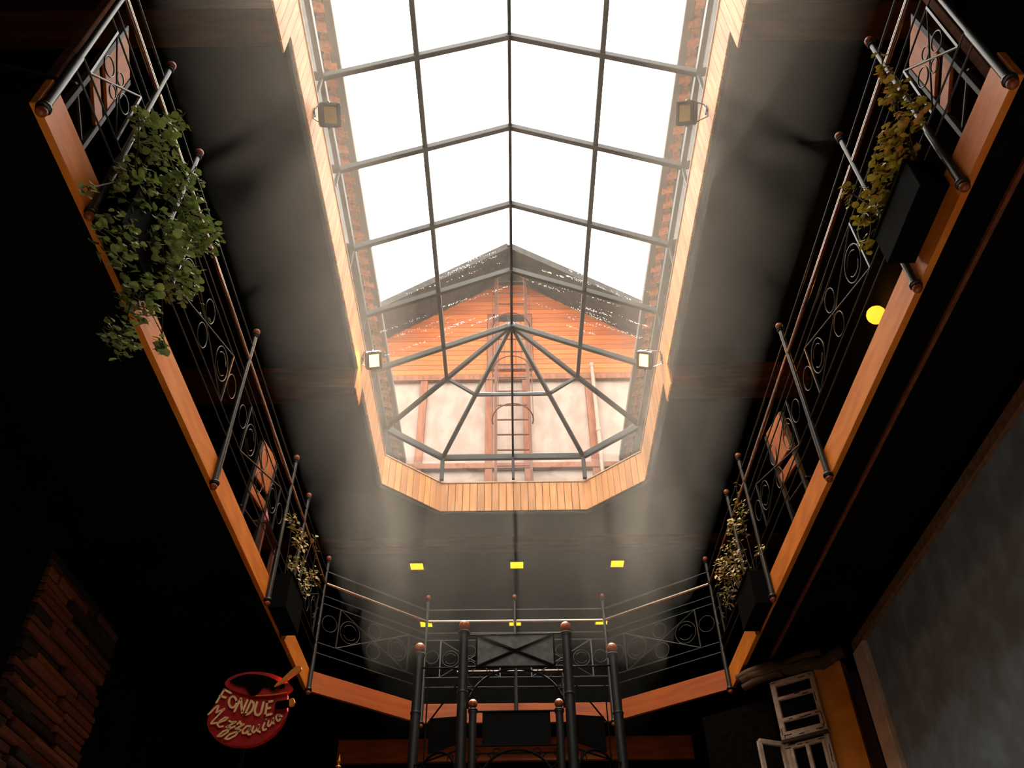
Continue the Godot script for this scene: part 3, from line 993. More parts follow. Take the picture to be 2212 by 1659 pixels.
func railing(a: Vector2, b: Vector2, pattern: bool, label: String) -> void:
	var d := b - a
	var L := d.length()
	var u2 := d / L
	var u := Vector3(u2.x, 0, -u2.y)
	var t := thing("railing", label, "railing", W(a.x, FLOOR2, a.y), "railing bays round the balcony")
	var e0 := 0.02
	var P := func(s: float, h: float) -> Vector3: return u * s + Vector3(0, h - FLOOR2, 0)
	var m := MB.new()
	m.tube([P.call(e0, R_TOP), P.call(L - e0, R_TOP)], 0.008, 8)
	obj("top_rail", m, M.iron, t)
	m = MB.new()
	m.tube([P.call(e0, R_HAND), P.call(L - e0, R_HAND)], 0.013, 12)
	obj("handrail", m, M.handrail, t)
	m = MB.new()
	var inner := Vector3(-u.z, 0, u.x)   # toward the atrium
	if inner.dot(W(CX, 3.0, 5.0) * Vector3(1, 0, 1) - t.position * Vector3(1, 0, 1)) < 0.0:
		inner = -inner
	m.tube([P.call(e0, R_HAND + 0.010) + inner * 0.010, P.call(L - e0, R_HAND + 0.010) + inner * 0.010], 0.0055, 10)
	obj("highlight_strip", m, M.rail_highlight, t)  # added strip that imitates the glossy line of light along the wooden rail
	for h in [R_3, R_4, R_5, R_6]:
		m = MB.new()
		m.tube([P.call(e0, h), P.call(L - e0, h)], 0.006, 6)
		obj("mid_rail", m, M.iron, t)
	if not pattern:
		return
	var ins := 0.17 * L
	var hm := (R_4 + R_5) * 0.5
	var ph := R_4 - R_5
	for s in [ins, L - ins]:
		m = MB.new()
		m.bar(P.call(s, R_5), P.call(s, R_4), 0.014, 0.014, u)
		obj("baluster", m, M.iron, t)
	m = MB.new()
	m.tube([P.call(ins, R_5), P.call(L - ins, R_4)], 0.007, 6)
	obj("diagonal_bar", m, M.iron, t)
	m = MB.new()
	m.tube([P.call(ins, R_4), P.call(L - ins, R_5)], 0.005, 6)
	obj("diagonal_bar", m, M.iron, t)
	var sc := clampf(L / 1.4, 0.42, 1.0)
	var up := Vector3.UP
	var r1 := 0.125 * sc
	for s in [ins + r1 + 0.025, L - ins - r1 - 0.025]:
		m = MB.new()
		m.ring(P.call(s, hm), u, up, r1, 0.0045, 24, 5)
		obj("circle", m, M.iron, t)
		if sc > 0.5:
			m = MB.new()
			m.ring(P.call(s, hm), u, up, r1 * 0.68, 0.004, 14, 5, 0.5, PI - 0.5)
			m.ring(P.call(s, hm), u, up, r1 * 0.68, 0.004, 14, 5, PI + 0.5, TAU - 0.5)
			obj("scroll", m, M.iron, t)
	var r2 := 0.085 * sc
	for sy in [-1.0, 1.0]:
		m = MB.new()
		m.ring(P.call(L * 0.5, hm + sy * (r2 + 0.03)), u, up, r2, 0.0042, 20, 5)
		obj("circle", m, M.iron, t)
	var r3 := minf(0.09, ins * 0.42)
	if r3 > 0.04:
		for s in [ins - r3 - 0.02, L - ins + r3 + 0.02]:
			m = MB.new()
			m.ring(P.call(s, hm + 0.02), u, up, r3, 0.0042, 18, 5)
			obj("circle", m, M.iron, t)


# ---------------------------------------------------------------- ironwork of the central stair
func newel(p: Vector2, top: float, r: float, label: String) -> void:
	var t := thing("newel_post", label, "post", W(p.x, -1.6, p.y), "newel posts of the stair")
	var H := top + 1.6
	var m := MB.new()
	m.lathe(Vector3.ZERO, Vector3.UP, [[r * 1.2, 0], [r * 1.2, 0.12], [r, 0.14], [r, H - 0.62], [r * 1.12, H - 0.615], [r * 1.12, H - 0.60], [r * 0.96, H - 0.595], [r * 0.96, H - r - 0.05], [r * 1.15, H - r - 0.04], [r * 1.15, H - r - 0.025], [r * 0.5, H - r - 0.015], [r * 0.5, H - r * 0.8]], 14)
	var pole := obj("pole", m, M.black_iron, t)
	m = MB.new()
	m.ball(Vector3(0, H, 0), r * 1.12, 18, 12)
	obj("ball_finial", m, M.knob, t)
	m = MB.new()
	m.lathe(Vector3(0, H - r - 0.02, 0), Vector3.UP, [[r * 0.5, -0.012], [r * 1.2, -0.008], [r * 1.25, 0], [r * 1.2, 0.008], [r * 0.5, 0.012]], 16)
	obj("collar", m, M.iron, pole)


func stair_ironwork() -> void:
	var m: MB
	newel(Vector2(-0.424, 7.0), 3.475, 0.044, "tall black newel post with wooden ball, left of the X-braced panel")
	newel(Vector2(0.485, 7.0), 3.45, 0.044, "tall black newel post with wooden ball, right of the X-braced panel")
	newel(Vector2(-0.86, 7.44), 3.475, 0.044, "black newel post at the stair's outer left, before the left far railing")
	newel(Vector2(0.935, 7.44), 3.45, 0.044, "black newel post at the stair's outer right, before the right far railing")
	newel(Vector2(-0.33, 6.95), 2.75, 0.034, "short black newel post left of the lower dark panel")
	newel(Vector2(0.387, 6.95), 2.745, 0.034, "short black newel post right of the lower dark panel")
	# upper panel
	var t := thing("braced_panel", "grey metal panel with iron X-brace between the two tall newel posts", "panel", W(0.03, 3.09, 7.0))
	m = MB.new()
	m.box(Vector3(-0.34, 0.01, -0.012), Vector3(0.34, 0.29, -0.006))
	obj("sheet", m, M.grey_sheet, t)
	for row in [[Vector3(-0.45, 0.295, 0), Vector3(0.45, 0.30, 0)], [Vector3(-0.45, 0.0, 0), Vector3(0.45, 0.0, 0)], [Vector3(-0.34, 0, 0), Vector3(-0.34, 0.295, 0)], [Vector3(0.34, 0, 0), Vector3(0.34, 0.295, 0)]]:
		m = MB.new()
		m.bar(row[0], row[1], 0.014, 0.014, Vector3.BACK, 0.002)
		obj("frame_bar", m, M.black_sheet, t)
	for s in [-1.0, 1.0]:
		m = MB.new()
		m.bar(Vector3(-0.33, 0.147 - s * 0.14, 0.004), Vector3(0.33, 0.147 + s * 0.14, 0.004), 0.016, 0.016, Vector3.BACK, 0.002)
		obj("brace", m, M.black_sheet, t)
	arch_band(W(0.03, 3.08, 7.0), 0.44, 0.34, "iron arch with rings beneath the X-braced panel", true)
	m = MB.new()
	m.bar(W(0.032, 2.65, 7.0), W(0.036, 3.07, 7.0), 0.024, 0.024, Vector3.FORWARD, 0.003)
	tag(obj("arch_post", m, M.black_iron), "short upright iron bar from the upper arch to the lower panel", "bar")
	# lower panel
	t = thing("dark_panel", "black sheet-metal panel hung between the two short newel posts", "panel", W(0.03, 2.41, 6.95))
	m = MB.new()
	m.box(Vector3(-0.28, 0.0, -0.012), Vector3(0.28, 0.27, 0.0), 0.003)
	obj("sheet", m, M.black_sheet, t)
	for y in [0.275, 0.0]:
		m = MB.new()
		m.bar(Vector3(-0.35, y, 0.0), Vector3(0.35, y, 0.0), 0.014, 0.014, Vector3.BACK, 0.002)
		obj("frame_bar", m, M.black_sheet, t)
	arch_band(W(0.03, 2.385, 6.95), 0.33, 0.28, "iron arch with rings beneath the black lower panel", true)
	# side panels between inner and outer newels
	for s in [-1.0, 1.0]:
		var side := "left" if s < 0 else "right"
		var a := Vector2(0.03 + s * 0.455, 7.02)
		var b := Vector2(0.037 + s * 0.90, 7.42)
		var d := (b - a)
		var u := Vector3(d.x, 0, -d.y).normalized()
		var L := d.length()
		t = thing("side_panel", "iron side panel with sloping bar between the two %s newel posts" % side, "panel", W(a.x, 2.36, a.y))
		m = MB.new()
		m.prism(PackedVector2Array([Vector2(0.06, 0.10), Vector2(L - 0.20, 0.10), Vector2(L - 0.20, 0.40), Vector2(0.06, 0.33)]), Vector3.ZERO, u, Vector3.UP, u.cross(Vector3.UP), -0.004, 0.004)
		obj("sheet", m, M.black_sheet, t)
		for row in [[0.03, 0.74, L - 0.05, 0.90], [0.03, 0.05, L - 0.03, 0.05], [L - 0.15, 0.05, L - 0.15, 0.75], [0.05, 0.62, L - 0.08, 0.30]]:
			m = MB.new()
			m.bar(u * row[0] + Vector3(0, row[1], 0), u * row[2] + Vector3(0, row[3], 0), 0.012, 0.012, Vector3.BACK, 0.002)
			obj("bar", m, M.black_sheet, t)
		m = MB.new()
		m.ring(u * (L * 0.5) + Vector3(0, -0.16, 0), u, Vector3.UP, L * 0.42, 0.012, 16, 6, 0.0, PI)
		obj("arch", m, M.black_sheet, t)
		for q in [[0.12, 0.0, 0.035], [L - 0.13, -0.01, 0.04], [L - 0.07, -0.09, 0.03]]:
			m = MB.new()
			m.ring(u * q[0] + Vector3(0, q[1], 0), u, Vector3.UP, q[2], 0.004, 14, 5)
			obj("ring", m, M.black_sheet, t)
	# small brass finial on a dark standard, low on the left
	t = thing("brass_finial", "small brass finial on a thin dark standard left of the stair", "finial", W(-1.1, -1.6, 5.5))
	m = MB.new()
	m.tube([Vector3.ZERO, Vector3(0, 3.38, 0)], 0.014, 8)
	obj("standard", m, M.black_iron, t)
	m = MB.new()
	m.lathe(Vector3(0, 3.38, 0), Vector3.UP, [[0.0, 0], [0.018, 0.005], [0.016, 0.015], [0.006, 0.02], [0.010, 0.035], [0.012, 0.045], [0.006, 0.055], [0.004, 0.075], [0.0, 0.09]], 12)
	obj("finial", m, M.brass, t)


func arch_band(at: Vector3, half: float, drop: float, label: String, rings: bool) -> void:
	var t := thing("iron_arch", label, "arch", at)
	var m := MB.new()
	var pts := []
	for i in 25:
		var a := PI * i / 24.0
		pts.append(Vector3(cos(a) * half * 0.92, sin(a) * drop - drop - 0.01, 0))
	m.tube(pts, 0.010, 7)
	obj("arch_bar", m, M.black_sheet, t)
	m = MB.new()
	m.bar(Vector3(-half, -0.035, 0), Vector3(half, -0.035, 0), 0.010, 0.010, Vector3.BACK)
	obj("cross_bar", m, M.black_sheet, t)
	if rings:
		for s in [-1.0, 1.0]:
			for q in [[0.80, -0.095, 0.058], [0.50, -0.03, 0.030], [0.90, -0.19, 0.034], [0.97, -0.03, 0.02]]:
				m = MB.new()
				m.ring(Vector3(s * half * q[0], q[1] * drop / 0.3, 0), Vector3.RIGHT, Vector3.UP, q[2], 0.004, 18, 5)
				obj("ring", m, M.black_sheet, t)


# ---------------------------------------------------------------- ground floor, seen low on both sides
func ground_floor() -> void:
	var m: MB
	m = MB.new()
	m.box(W(-3.25, -1.6, 2.0), W(-3.05, 3.41, 9.5))
	struct("wall_left_lower", m, M.dark_wall, "dark ground-floor wall under the left balcony", "wall")
	# ledger-stone panel
	var t := thing("stone_panel", "narrow panel of stacked reddish ledger stones on the lower left wall", "stone cladding", W(-3.05, 0.6, 5.4))
	m = MB.new()
	m.box(Vector3(0.001, 0, -0.58), Vector3(0.012, 2.38, 0.58))
	obj("mortar_bed", m, M.black_iron, t)
	var y := 0.0
	while y < 2.30:
		var hgt := rng.randf_range(0.032, 0.072)
		var z := -0.58
		while z < 0.56:
			var len_ := minf(rng.randf_range(0.25, 0.95), 0.58 - z)
			if 0.58 - z - len_ < 0.08:
				len_ = 0.58 - z
			var dep := rng.randf_range(0.022, 0.095)
			m = MB.new()
			m.box(Vector3(0.01, y + 0.005, z + 0.006), Vector3(dep, y + hgt - 0.006, z + len_ - 0.006), 0.005)
			obj("stone", m, M.stone[rng.randi_range(0, 3)], t)
			z += len_
		y += hgt
	# right: pale wall that runs toward us, with a pilaster at its far corner
	m = MB.new()
	m.box(W(3.0, -1.6, -3.9), W(3.2, 3.19, 6.69))
	struct("wall_right_lower", m, M.pale_wall, "pale blue-grey plaster wall under the right balcony", "wall")
	m = MB.new()
	m.box(W(2.96, -1.6, 6.70), W(3.22, 3.15, 6.96), 0.006)
	tag(obj("pilaster", m, M.pilaster), "pale cream pilaster at the far corner of the lower right wall", "pilaster")
	m = MB.new()
	m.box(W(2.97, 3.15, -4.0), W(3.2, 3.25, 6.96), 0.01)
	tag(obj("wall_cornice", m, M.cornice), "brown cornice along the top of the lower right wall", "cornice")
	# angled house front with an old window
	var Q := W(2.5, 0, 7.5)
	var u := Vector3(-0.79, 0, -0.62).normalized()   # to the left along the front
	var o := Vector3(u.z, 0, -u.x)
	if o.z < 0:
		o = -o
	var P := func(s: float, h: float, z: float) -> Vector3: return Q + u * s + Vector3(0, h, 0) + o * z
	m = MB.new()
	m.obox(P.call(0.55, 0.72, -0.12), u * 0.35, Vector3(0, 2.32, 0), o * 0.08)
	m.obox(P.call(-0.05, 0.05, -0.12), u * 0.27, Vector3(0, 1.64, 0), o * 0.08)
	struct("wall_front_left", m, M.rubble, "rough dark rubble wall left of the old window", "wall")
	m = MB.new()
	m.obox(P.call(-0.39, 0.8, -0.12), u * 0.13, Vector3(0, 2.4, 0), o * 0.08)
	struct("wall_ochre", m, M.ochre_wall, "ochre plaster wall between the old window and the dark doorway", "wall")
	m = MB.new()
	m.obox(P.call(-0.56, 0.75, -0.15), u * 0.06, Vector3(0, 2.35, 0), o * 0.05)
	struct("door_1", m, M.red_door, "dark maroon doorway edge between the ochre wall and the pilaster", "door")
	# rough log lintel
	m = MB.new()
	var lp := []
	for k in 14:
		var s := 0.40 - 1.00 * k / 13.0
		lp.append(P.call(s, 3.235 + 0.018 * sin(k * 1.7) + 0.03 * sin(k * 0.5), 0.02))
	m.tube(lp, 0.055, 9)
	for q in [[0.24, 3.29, 0.045], [0.20, 3.20, 0.035], [-0.2, 3.29, 0.035]]:
		m.tube([P.call(q[0] + 0.2, q[1] - 0.03, 0.03), P.call(q[0] + 0.08, q[1], 0.03), P.call(q[0] - 0.08, q[1] + 0.012, 0.03), P.call(q[0] - 0.2, q[1], 0.03)], q[2], 8)
	tag(obj("log_lintel", m, M.log), "rough weathered log lintel above the old window", "lintel")
	# window: outer frame, sash bars, panes; two lights above, casements below
	var w := thing("window_2", "old white window with peeling paint in the lower right corner", "window", Vector3.ZERO, "", "structure")
	var x0 := 0.12
	var x1 := -0.25
	for row in [["frame", x0, 1.6, x0, 3.15, 0.05], ["frame", x1, 1.6, x1, 3.15, 0.045], ["frame", x0 + 0.02, 3.13, x1 - 0.02, 3.13, 0.05], ["transom", x0 + 0.03, 2.66, x1 - 0.03, 2.66, 0.075], ["sash_bar", x0, 2.99, x1, 2.99, 0.03], ["sash_bar", x0, 2.80, x1, 2.80, 0.034], ["sash_rail", x0, 2.57, x1, 2.57, 0.04], ["sash_bar", -0.065, 1.6, -0.065, 2.57, 0.035], ["sash_rail", x0 - 0.04, 1.6, x0 - 0.04, 2.57, 0.03], ["sash_rail", x1 + 0.04, 1.6, x1 + 0.04, 2.57, 0.03]]:
		m = MB.new()
		m.bar(P.call(row[1], row[2], 0.0), P.call(row[3], row[4], 0.0), row[5], 0.05, o, 0.004)
		obj(row[0], m, M.old_paint, w)
	m = MB.new()
	m.bar(P.call(x0 + 0.03, 2.615, 0.035), P.call(x1 - 0.03, 2.615, 0.035), 0.03, 0.03, o, 0.004)
	obj("drip_bar", m, M.bare_wood, w)
	for row in [[3.06, 0.12], [2.895, 0.16], [2.74, 0.09]]:
		m = MB.new()
		m.obox(P.call((x0 + x1) * 0.5, row[0], -0.012), u * 0.17, Vector3(0, row[1] * 0.5, 0), o * 0.003)
		obj("pane", m, M.dark_glass, w)
	for s in [0.015, -0.145]:
		m = MB.new()
		m.obox(P.call(s, 2.08, -0.012), u * 0.08, Vector3(0, 0.47, 0), o * 0.003)
		obj("pane", m, M.dark_glass, w)
	# patches of bare wood where the paint has flaked
	m = MB.new()
	for k in 46:
		var vert := rng.randf() < 0.6
		var s: float = [x0, x1, -0.065][rng.randi_range(0, 2)] if vert else rng.randf_range(x1, x0)
		var h: float = rng.randf_range(1.9, 3.1) if vert else [2.66, 2.57, 2.80, 2.99, 3.13][rng.randi_range(0, 4)]
		var su := 0.004 if vert else rng.randf_range(0.012, 0.04)
		var sh := rng.randf_range(0.012, 0.05) if vert else 0.004
		if vert and s == -0.065 and h > 2.55:
			continue
		m.obox(P.call(s + rng.randf_range(-0.012, 0.012), h + (0.0 if vert else rng.randf_range(-0.012, 0.012)), 0.0245), u * su, Vector3(0, sh, 0), o * 0.0018)
	var fl := obj("bare_patch", m, M.bare_wood, w)
	fl.set_meta("kind", "stuff")
	# half-open side casement that swings toward the left
	m = MB.new()
	var hinge: Vector3 = P.call(x0 + 0.03, 0, 0.03)
	var sw := (u * 0.5 + o * 0.86).normalized()
	for row in [[0.0, 1.7, 0.0, 2.60, 0.04], [0.0, 2.60, 0.24, 2.60, 0.04], [0.24, 1.7, 0.24, 2.60, 0.04], [0.0, 2.2, 0.24, 2.2, 0.025]]:
		m.bar(hinge + sw * row[0] + Vector3(0, row[1], 0), hinge + sw * row[2] + Vector3(0, row[3], 0), row[4], 0.03, sw.cross(Vector3.UP), 0.003)
	obj("open_casement", m, M.old_paint, w)


# ---------------------------------------------------------------- the hand-painted hanging sign
func sp(x: float, y: float) -> Vector2:
	return Vector2((x - 860.0) / 2300.0, (900.0 - y) / 2300.0)


func poly(a: Array) -> PackedVector2Array:
	var p := PackedVector2Array()
	for k in range(0, a.size(), 2):
		p.append(sp(a[k], a[k + 1]))
	return p


func plate(called: String, a: Array, z0: float, z1: float, m_: Material, t: Node3D) -> MeshInstance3D:
	var m := MB.new()
	m.prism(poly(a), Vector3.ZERO, Vector3.RIGHT, Vector3.UP, Vector3.BACK, z0, z1)
	return obj(called, m, m_, t)


func letter(strokes: Array, w: float, t: Node3D) -> void:
	var m := MB.new()
	for s in strokes:
		for k in range(0, s.size() - 2, 2):
			var a := sp(s[k], s[k + 1])
			var b := sp(s[k + 2], s[k + 3])
			m.bar(Vector3(a.x, a.y, 0.022), Vector3(b.x, b.y, 0.022), w, 0.005, Vector3.BACK)
		for k in range(0, s.size(), 2):
			var a := sp(s[k], s[k + 1])
			var disc := []
			for q in 10:
				disc.append(Vector3(a.x + cos(TAU * q / 10.0) * w * 0.5, a.y + sin(TAU * q / 10.0) * w * 0.5, 0.0247))
			m.face(disc, Vector3.BACK)
	obj("letter", m, M.sign_cream, t)


func sign_board() -> void:
	var t := thing("fondue_sign", "hand-painted red fondue pot sign lettered FONDUE Mezzanino", "sign", W(-1.563, 1.945, 5.0))
	var pot := plate("pot", [300, 960, 305, 1050, 355, 1150, 445, 1240, 560, 1310, 700, 1350, 860, 1362, 1000, 1345, 1130, 1290, 1240, 1200, 1320, 1090, 1352, 990, 1362, 880, 1348, 780, 1328, 660, 900, 690, 520, 590, 440, 640, 370, 760, 315, 880], -0.02, 0.018, M.sign_red, t)
	var rim := plate("rim", [430, 500, 470, 430, 560, 385, 680, 355, 800, 345, 920, 350, 1060, 375, 1200, 430, 1320, 505, 1395, 585, 1385, 615, 1335, 655, 1220, 675, 1100, 690, 900, 695, 700, 657, 520, 592, 450, 545], 0.0, 0.026, M.sign_red, t)
	plate("sauce", [500, 480, 600, 415, 720, 385, 860, 388, 1000, 415, 1120, 465, 1210, 520, 1280, 545, 1285, 580, 1250, 595, 1160, 592, 1160, 615, 1110, 628, 1075, 585, 985, 578, 940, 640, 890, 690, 830, 685, 790, 640, 735, 570, 620, 545], 0.02, 0.032, M.sign_dark, t)
	plate("spoon", [1145, 582, 1178, 525, 1260, 445, 1345, 345, 1400, 300, 1440, 285, 1478, 305, 1488, 335, 1465, 370, 1390, 425, 1300, 500, 1225, 545], 0.03, 0.046, M.sign_wood, t)
	var grip := plate("handle", [1195, 800, 1225, 775, 1300, 768, 1385, 752, 1400, 850, 1310, 868, 1215, 882, 1200, 850], 0.015, 0.034, M.sign_dark, t)
	plate("handle_end", [1380, 760, 1420, 735, 1440, 745, 1460, 790, 1455, 830, 1440, 842, 1395, 850], 0.016, 0.038, M.sign_wood, grip)
	plate("rim_line", [900, 683, 1100, 676, 1220, 662, 1330, 640, 1330, 655, 1220, 677, 1100, 692, 900, 698], 0.026, 0.029, M.sign_wood, rim)
	var w := 0.0125
	letter([[440, 590, 548, 646], [445, 592, 375, 775], [402, 680, 488, 708]], w, pot)
	var o := []
	for k in 17:
		var a := TAU * k / 16.0
		o.append_array([597 + cos(a) * 52 - sin(a) * -14, 770 + sin(a) * 78])
	letter([o], w, pot)
	letter([[650, 902, 702, 722, 758, 922, 795, 748]], w, pot)
	letter([[803, 945, 850, 758, 890, 785, 898, 840, 885, 895, 850, 935, 803, 945]], w, pot)
	letter([[935, 778, 925, 890, 945, 945, 985, 958, 1015, 930, 1026, 778]], w, pot)
	letter([[1075, 775, 1080, 962], [1075, 775, 1145, 765], [1078, 868, 1130, 858], [1080, 962, 1165, 942]], w, pot)
	w = 0.010
	letter([[300, 938, 395, 822, 415, 822, 402, 912, 505, 862, 372, 1040, 368, 1062, 448, 1052]], w, pot)
	letter([[470, 1050, 545, 1020, 582, 988, 540, 980, 480, 1025, 456, 1075, 485, 1108, 540, 1100]], w, pot)
	letter([[605, 1028, 640, 1045, 700, 1042, 585, 1110, 640, 1108, 615, 1180, 540, 1232, 492, 1228, 550, 1172, 640, 1130, 700, 1100]], w, pot)
	letter([[725, 1075, 755, 1035, 770, 1072, 818, 1078, 715, 1135, 770, 1140, 735, 1220, 650, 1270, 598, 1262, 650, 1205, 790, 1155]], w, pot)
	letter([[905, 1100, 860, 1100, 815, 1150, 822, 1195, 862, 1195, 915, 1110, 885, 1180, 900, 1215, 935, 1208]], w, pot)
	letter([[952, 1105, 940, 1165, 965, 1190, 1000, 1150, 1022, 1085, 1012, 1165, 1055, 1185]], w, pot)
	letter([[1092, 1060, 1078, 1125, 1092, 1160, 1130, 1145], [1102, 1012, 1106, 1018]], w, pot)
	letter([[1142, 1035, 1140, 1095, 1160, 1108, 1185, 1070, 1200, 1000, 1200, 1065, 1222, 1072]], w, pot)
	o = []
	for k in 13:
		var a := TAU * k / 12.0
		o.append_array([1262 + cos(a) * 27 - sin(a) * 12, 995 - sin(a) * 42])
	letter([o, [1272, 955, 1290, 968, 1314, 976]], w, pot)
	var m := MB.new()
	m.tube([Vector3(-0.02, -3.545, -0.05), Vector3(-0.02, 0.15, -0.05)], 0.016, 8)
	m.box(Vector3(-0.20, -3.545, -0.2), Vector3(0.16, -3.52, 0.1), 0.005)
	for y in [-0.1, 0.1]:
		m.box(Vector3(-0.05, y - 0.01, -0.05), Vector3(0.01, y + 0.01, -0.019))
	obj("sign_pole", m, M.black_sheet, t)


# ---------------------------------------------------------------- plants
func leaf_mesh(r: float, round_: bool) -> ArrayMesh:
	var m := MB.new()
	var pts := []
	var N := 10
	for k in N:
		var a := TAU * k / N
		var rr := r
		if k == 0:
			rr = r * (1.18 if round_ else 1.5)
		if k == N / 2:
			rr = r * 0.82
		pts.append(Vector3(cos(a) * rr + r, (0.16 if k % 2 == 0 else 0.10) * r * sin(a) * sin(a) * 2.0, sin(a) * rr * (1.0 if round_ else 0.72)))
	var c := Vector3(r * 0.9, -0.06 * r, 0)
	for k in N:
		var n := ((pts[k] - c) as Vector3).cross(pts[(k + 1) % N] - c).normalized()
		if n.y < 0:
			n = -n
		m.face([c, pts[k], pts[(k + 1) % N]], n)
	m.bar(Vector3(-r * 0.5, -0.02 * r, 0), c, 0.08 * r, 0.08 * r)
	return m.mesh()


func plants() -> void:
	plant("hanging_plant", "large round-leaved green plant spilling over the left railing near the camera", "green", [[-1.88, 4.05, 2.43, 0.150], [-1.88, 4.13, 2.78, 0.161], [-1.90, 3.67, 2.46, 0.150], [-1.85, 4.14, 3.15, 0.14], [-1.88, 3.66, 2.84, 0.202], [-1.92, 3.33, 2.55, 0.150], [-1.86, 3.67, 3.08, 0.158], [-1.88, 3.23, 2.84, 0.142], [-1.88, 2.93, 2.83, 0.112], [-1.88, 3.24, 3.21, 0.063], [-1.88, 3.92, 2.24, 0.059], [-1.88, 4.38, 2.52, 0.067], [-1.88, 3.21, 2.17, 0.038], [-1.84, 4.0, 3.0, 0.16]], 0.0205, 300, 1300, true,
		[[[-1.88, 3.72, 3.1], [-1.84, 3.78, 3.3], [-1.84, 3.75, 3.48]], [[-1.9, 3.3, 2.9], [-1.86, 3.26, 3.1], [-1.86, 3.24, 3.26]]], W(-1.955, 3.37, 2.73), 0.52, 0.32)
	plant("hanging_plant", "yellow-green climbing plant on the right railing near the camera", "olive", [[2.05, 4.26, 2.21, 0.05], [2.05, 4.07, 2.22, 0.085], [2.06, 3.84, 2.22, 0.09], [2.05, 3.94, 2.41, 0.09], [2.05, 3.89, 2.58, 0.095], [2.05, 3.88, 2.75, 0.10], [2.05, 3.90, 2.89, 0.075], [2.05, 4.22, 2.93, 0.055], [2.05, 3.80, 3.0, 0.055], [2.06, 3.82, 2.42, 0.09]], 0.020, 300, 160, true,
		[[[2.06, 3.9, 2.9], [2.04, 4.08, 2.93], [2.04, 4.25, 2.93]], [[2.05, 4.1, 2.22], [2.05, 4.3, 2.2], [2.06, 4.4, 2.16]]], W(2.125, 3.50, 2.65), 0.5, 0.22)
	plant("hanging_plant", "small sparse trailing plant on the left railing at the far planter", "tan", [[-1.90, 4.06, 6.16, 0.075], [-1.90, 4.09, 6.55, 0.115], [-1.90, 3.82, 6.56, 0.12], [-1.90, 4.06, 7.16, 0.105], [-1.90, 3.80, 6.90, 0.09], [-1.92, 4.4, 7.0, 0.03]], 0.019, 260, 0, false,
		[[[-1.9, 4.1, 7.1], [-1.88, 4.3, 7.05], [-1.9, 4.42, 7.0]]], W(-1.955, 3.36, 6.65), 0.52, 0.32)
	plant("hanging_plant", "dense yellowish trailing plant on the right railing at the far planter", "tan", [[2.06, 4.18, 6.29, 0.10], [2.06, 4.13, 6.56, 0.14], [2.06, 4.07, 6.85, 0.145], [2.06, 4.04, 7.23, 0.13], [2.06, 3.81, 6.67, 0.135], [2.06, 3.83, 7.21, 0.105], [2.06, 4.18, 7.21, 0.10], [2.07, 3.64, 6.06, 0.06]], 0.018, 300, 60, false,
		[[[2.06, 4.2, 6.3], [2.05, 4.35, 6.25], [2.05, 4.45, 6.2]]], W(2.125, 3.36, 6.69), 0.52, 0.32)


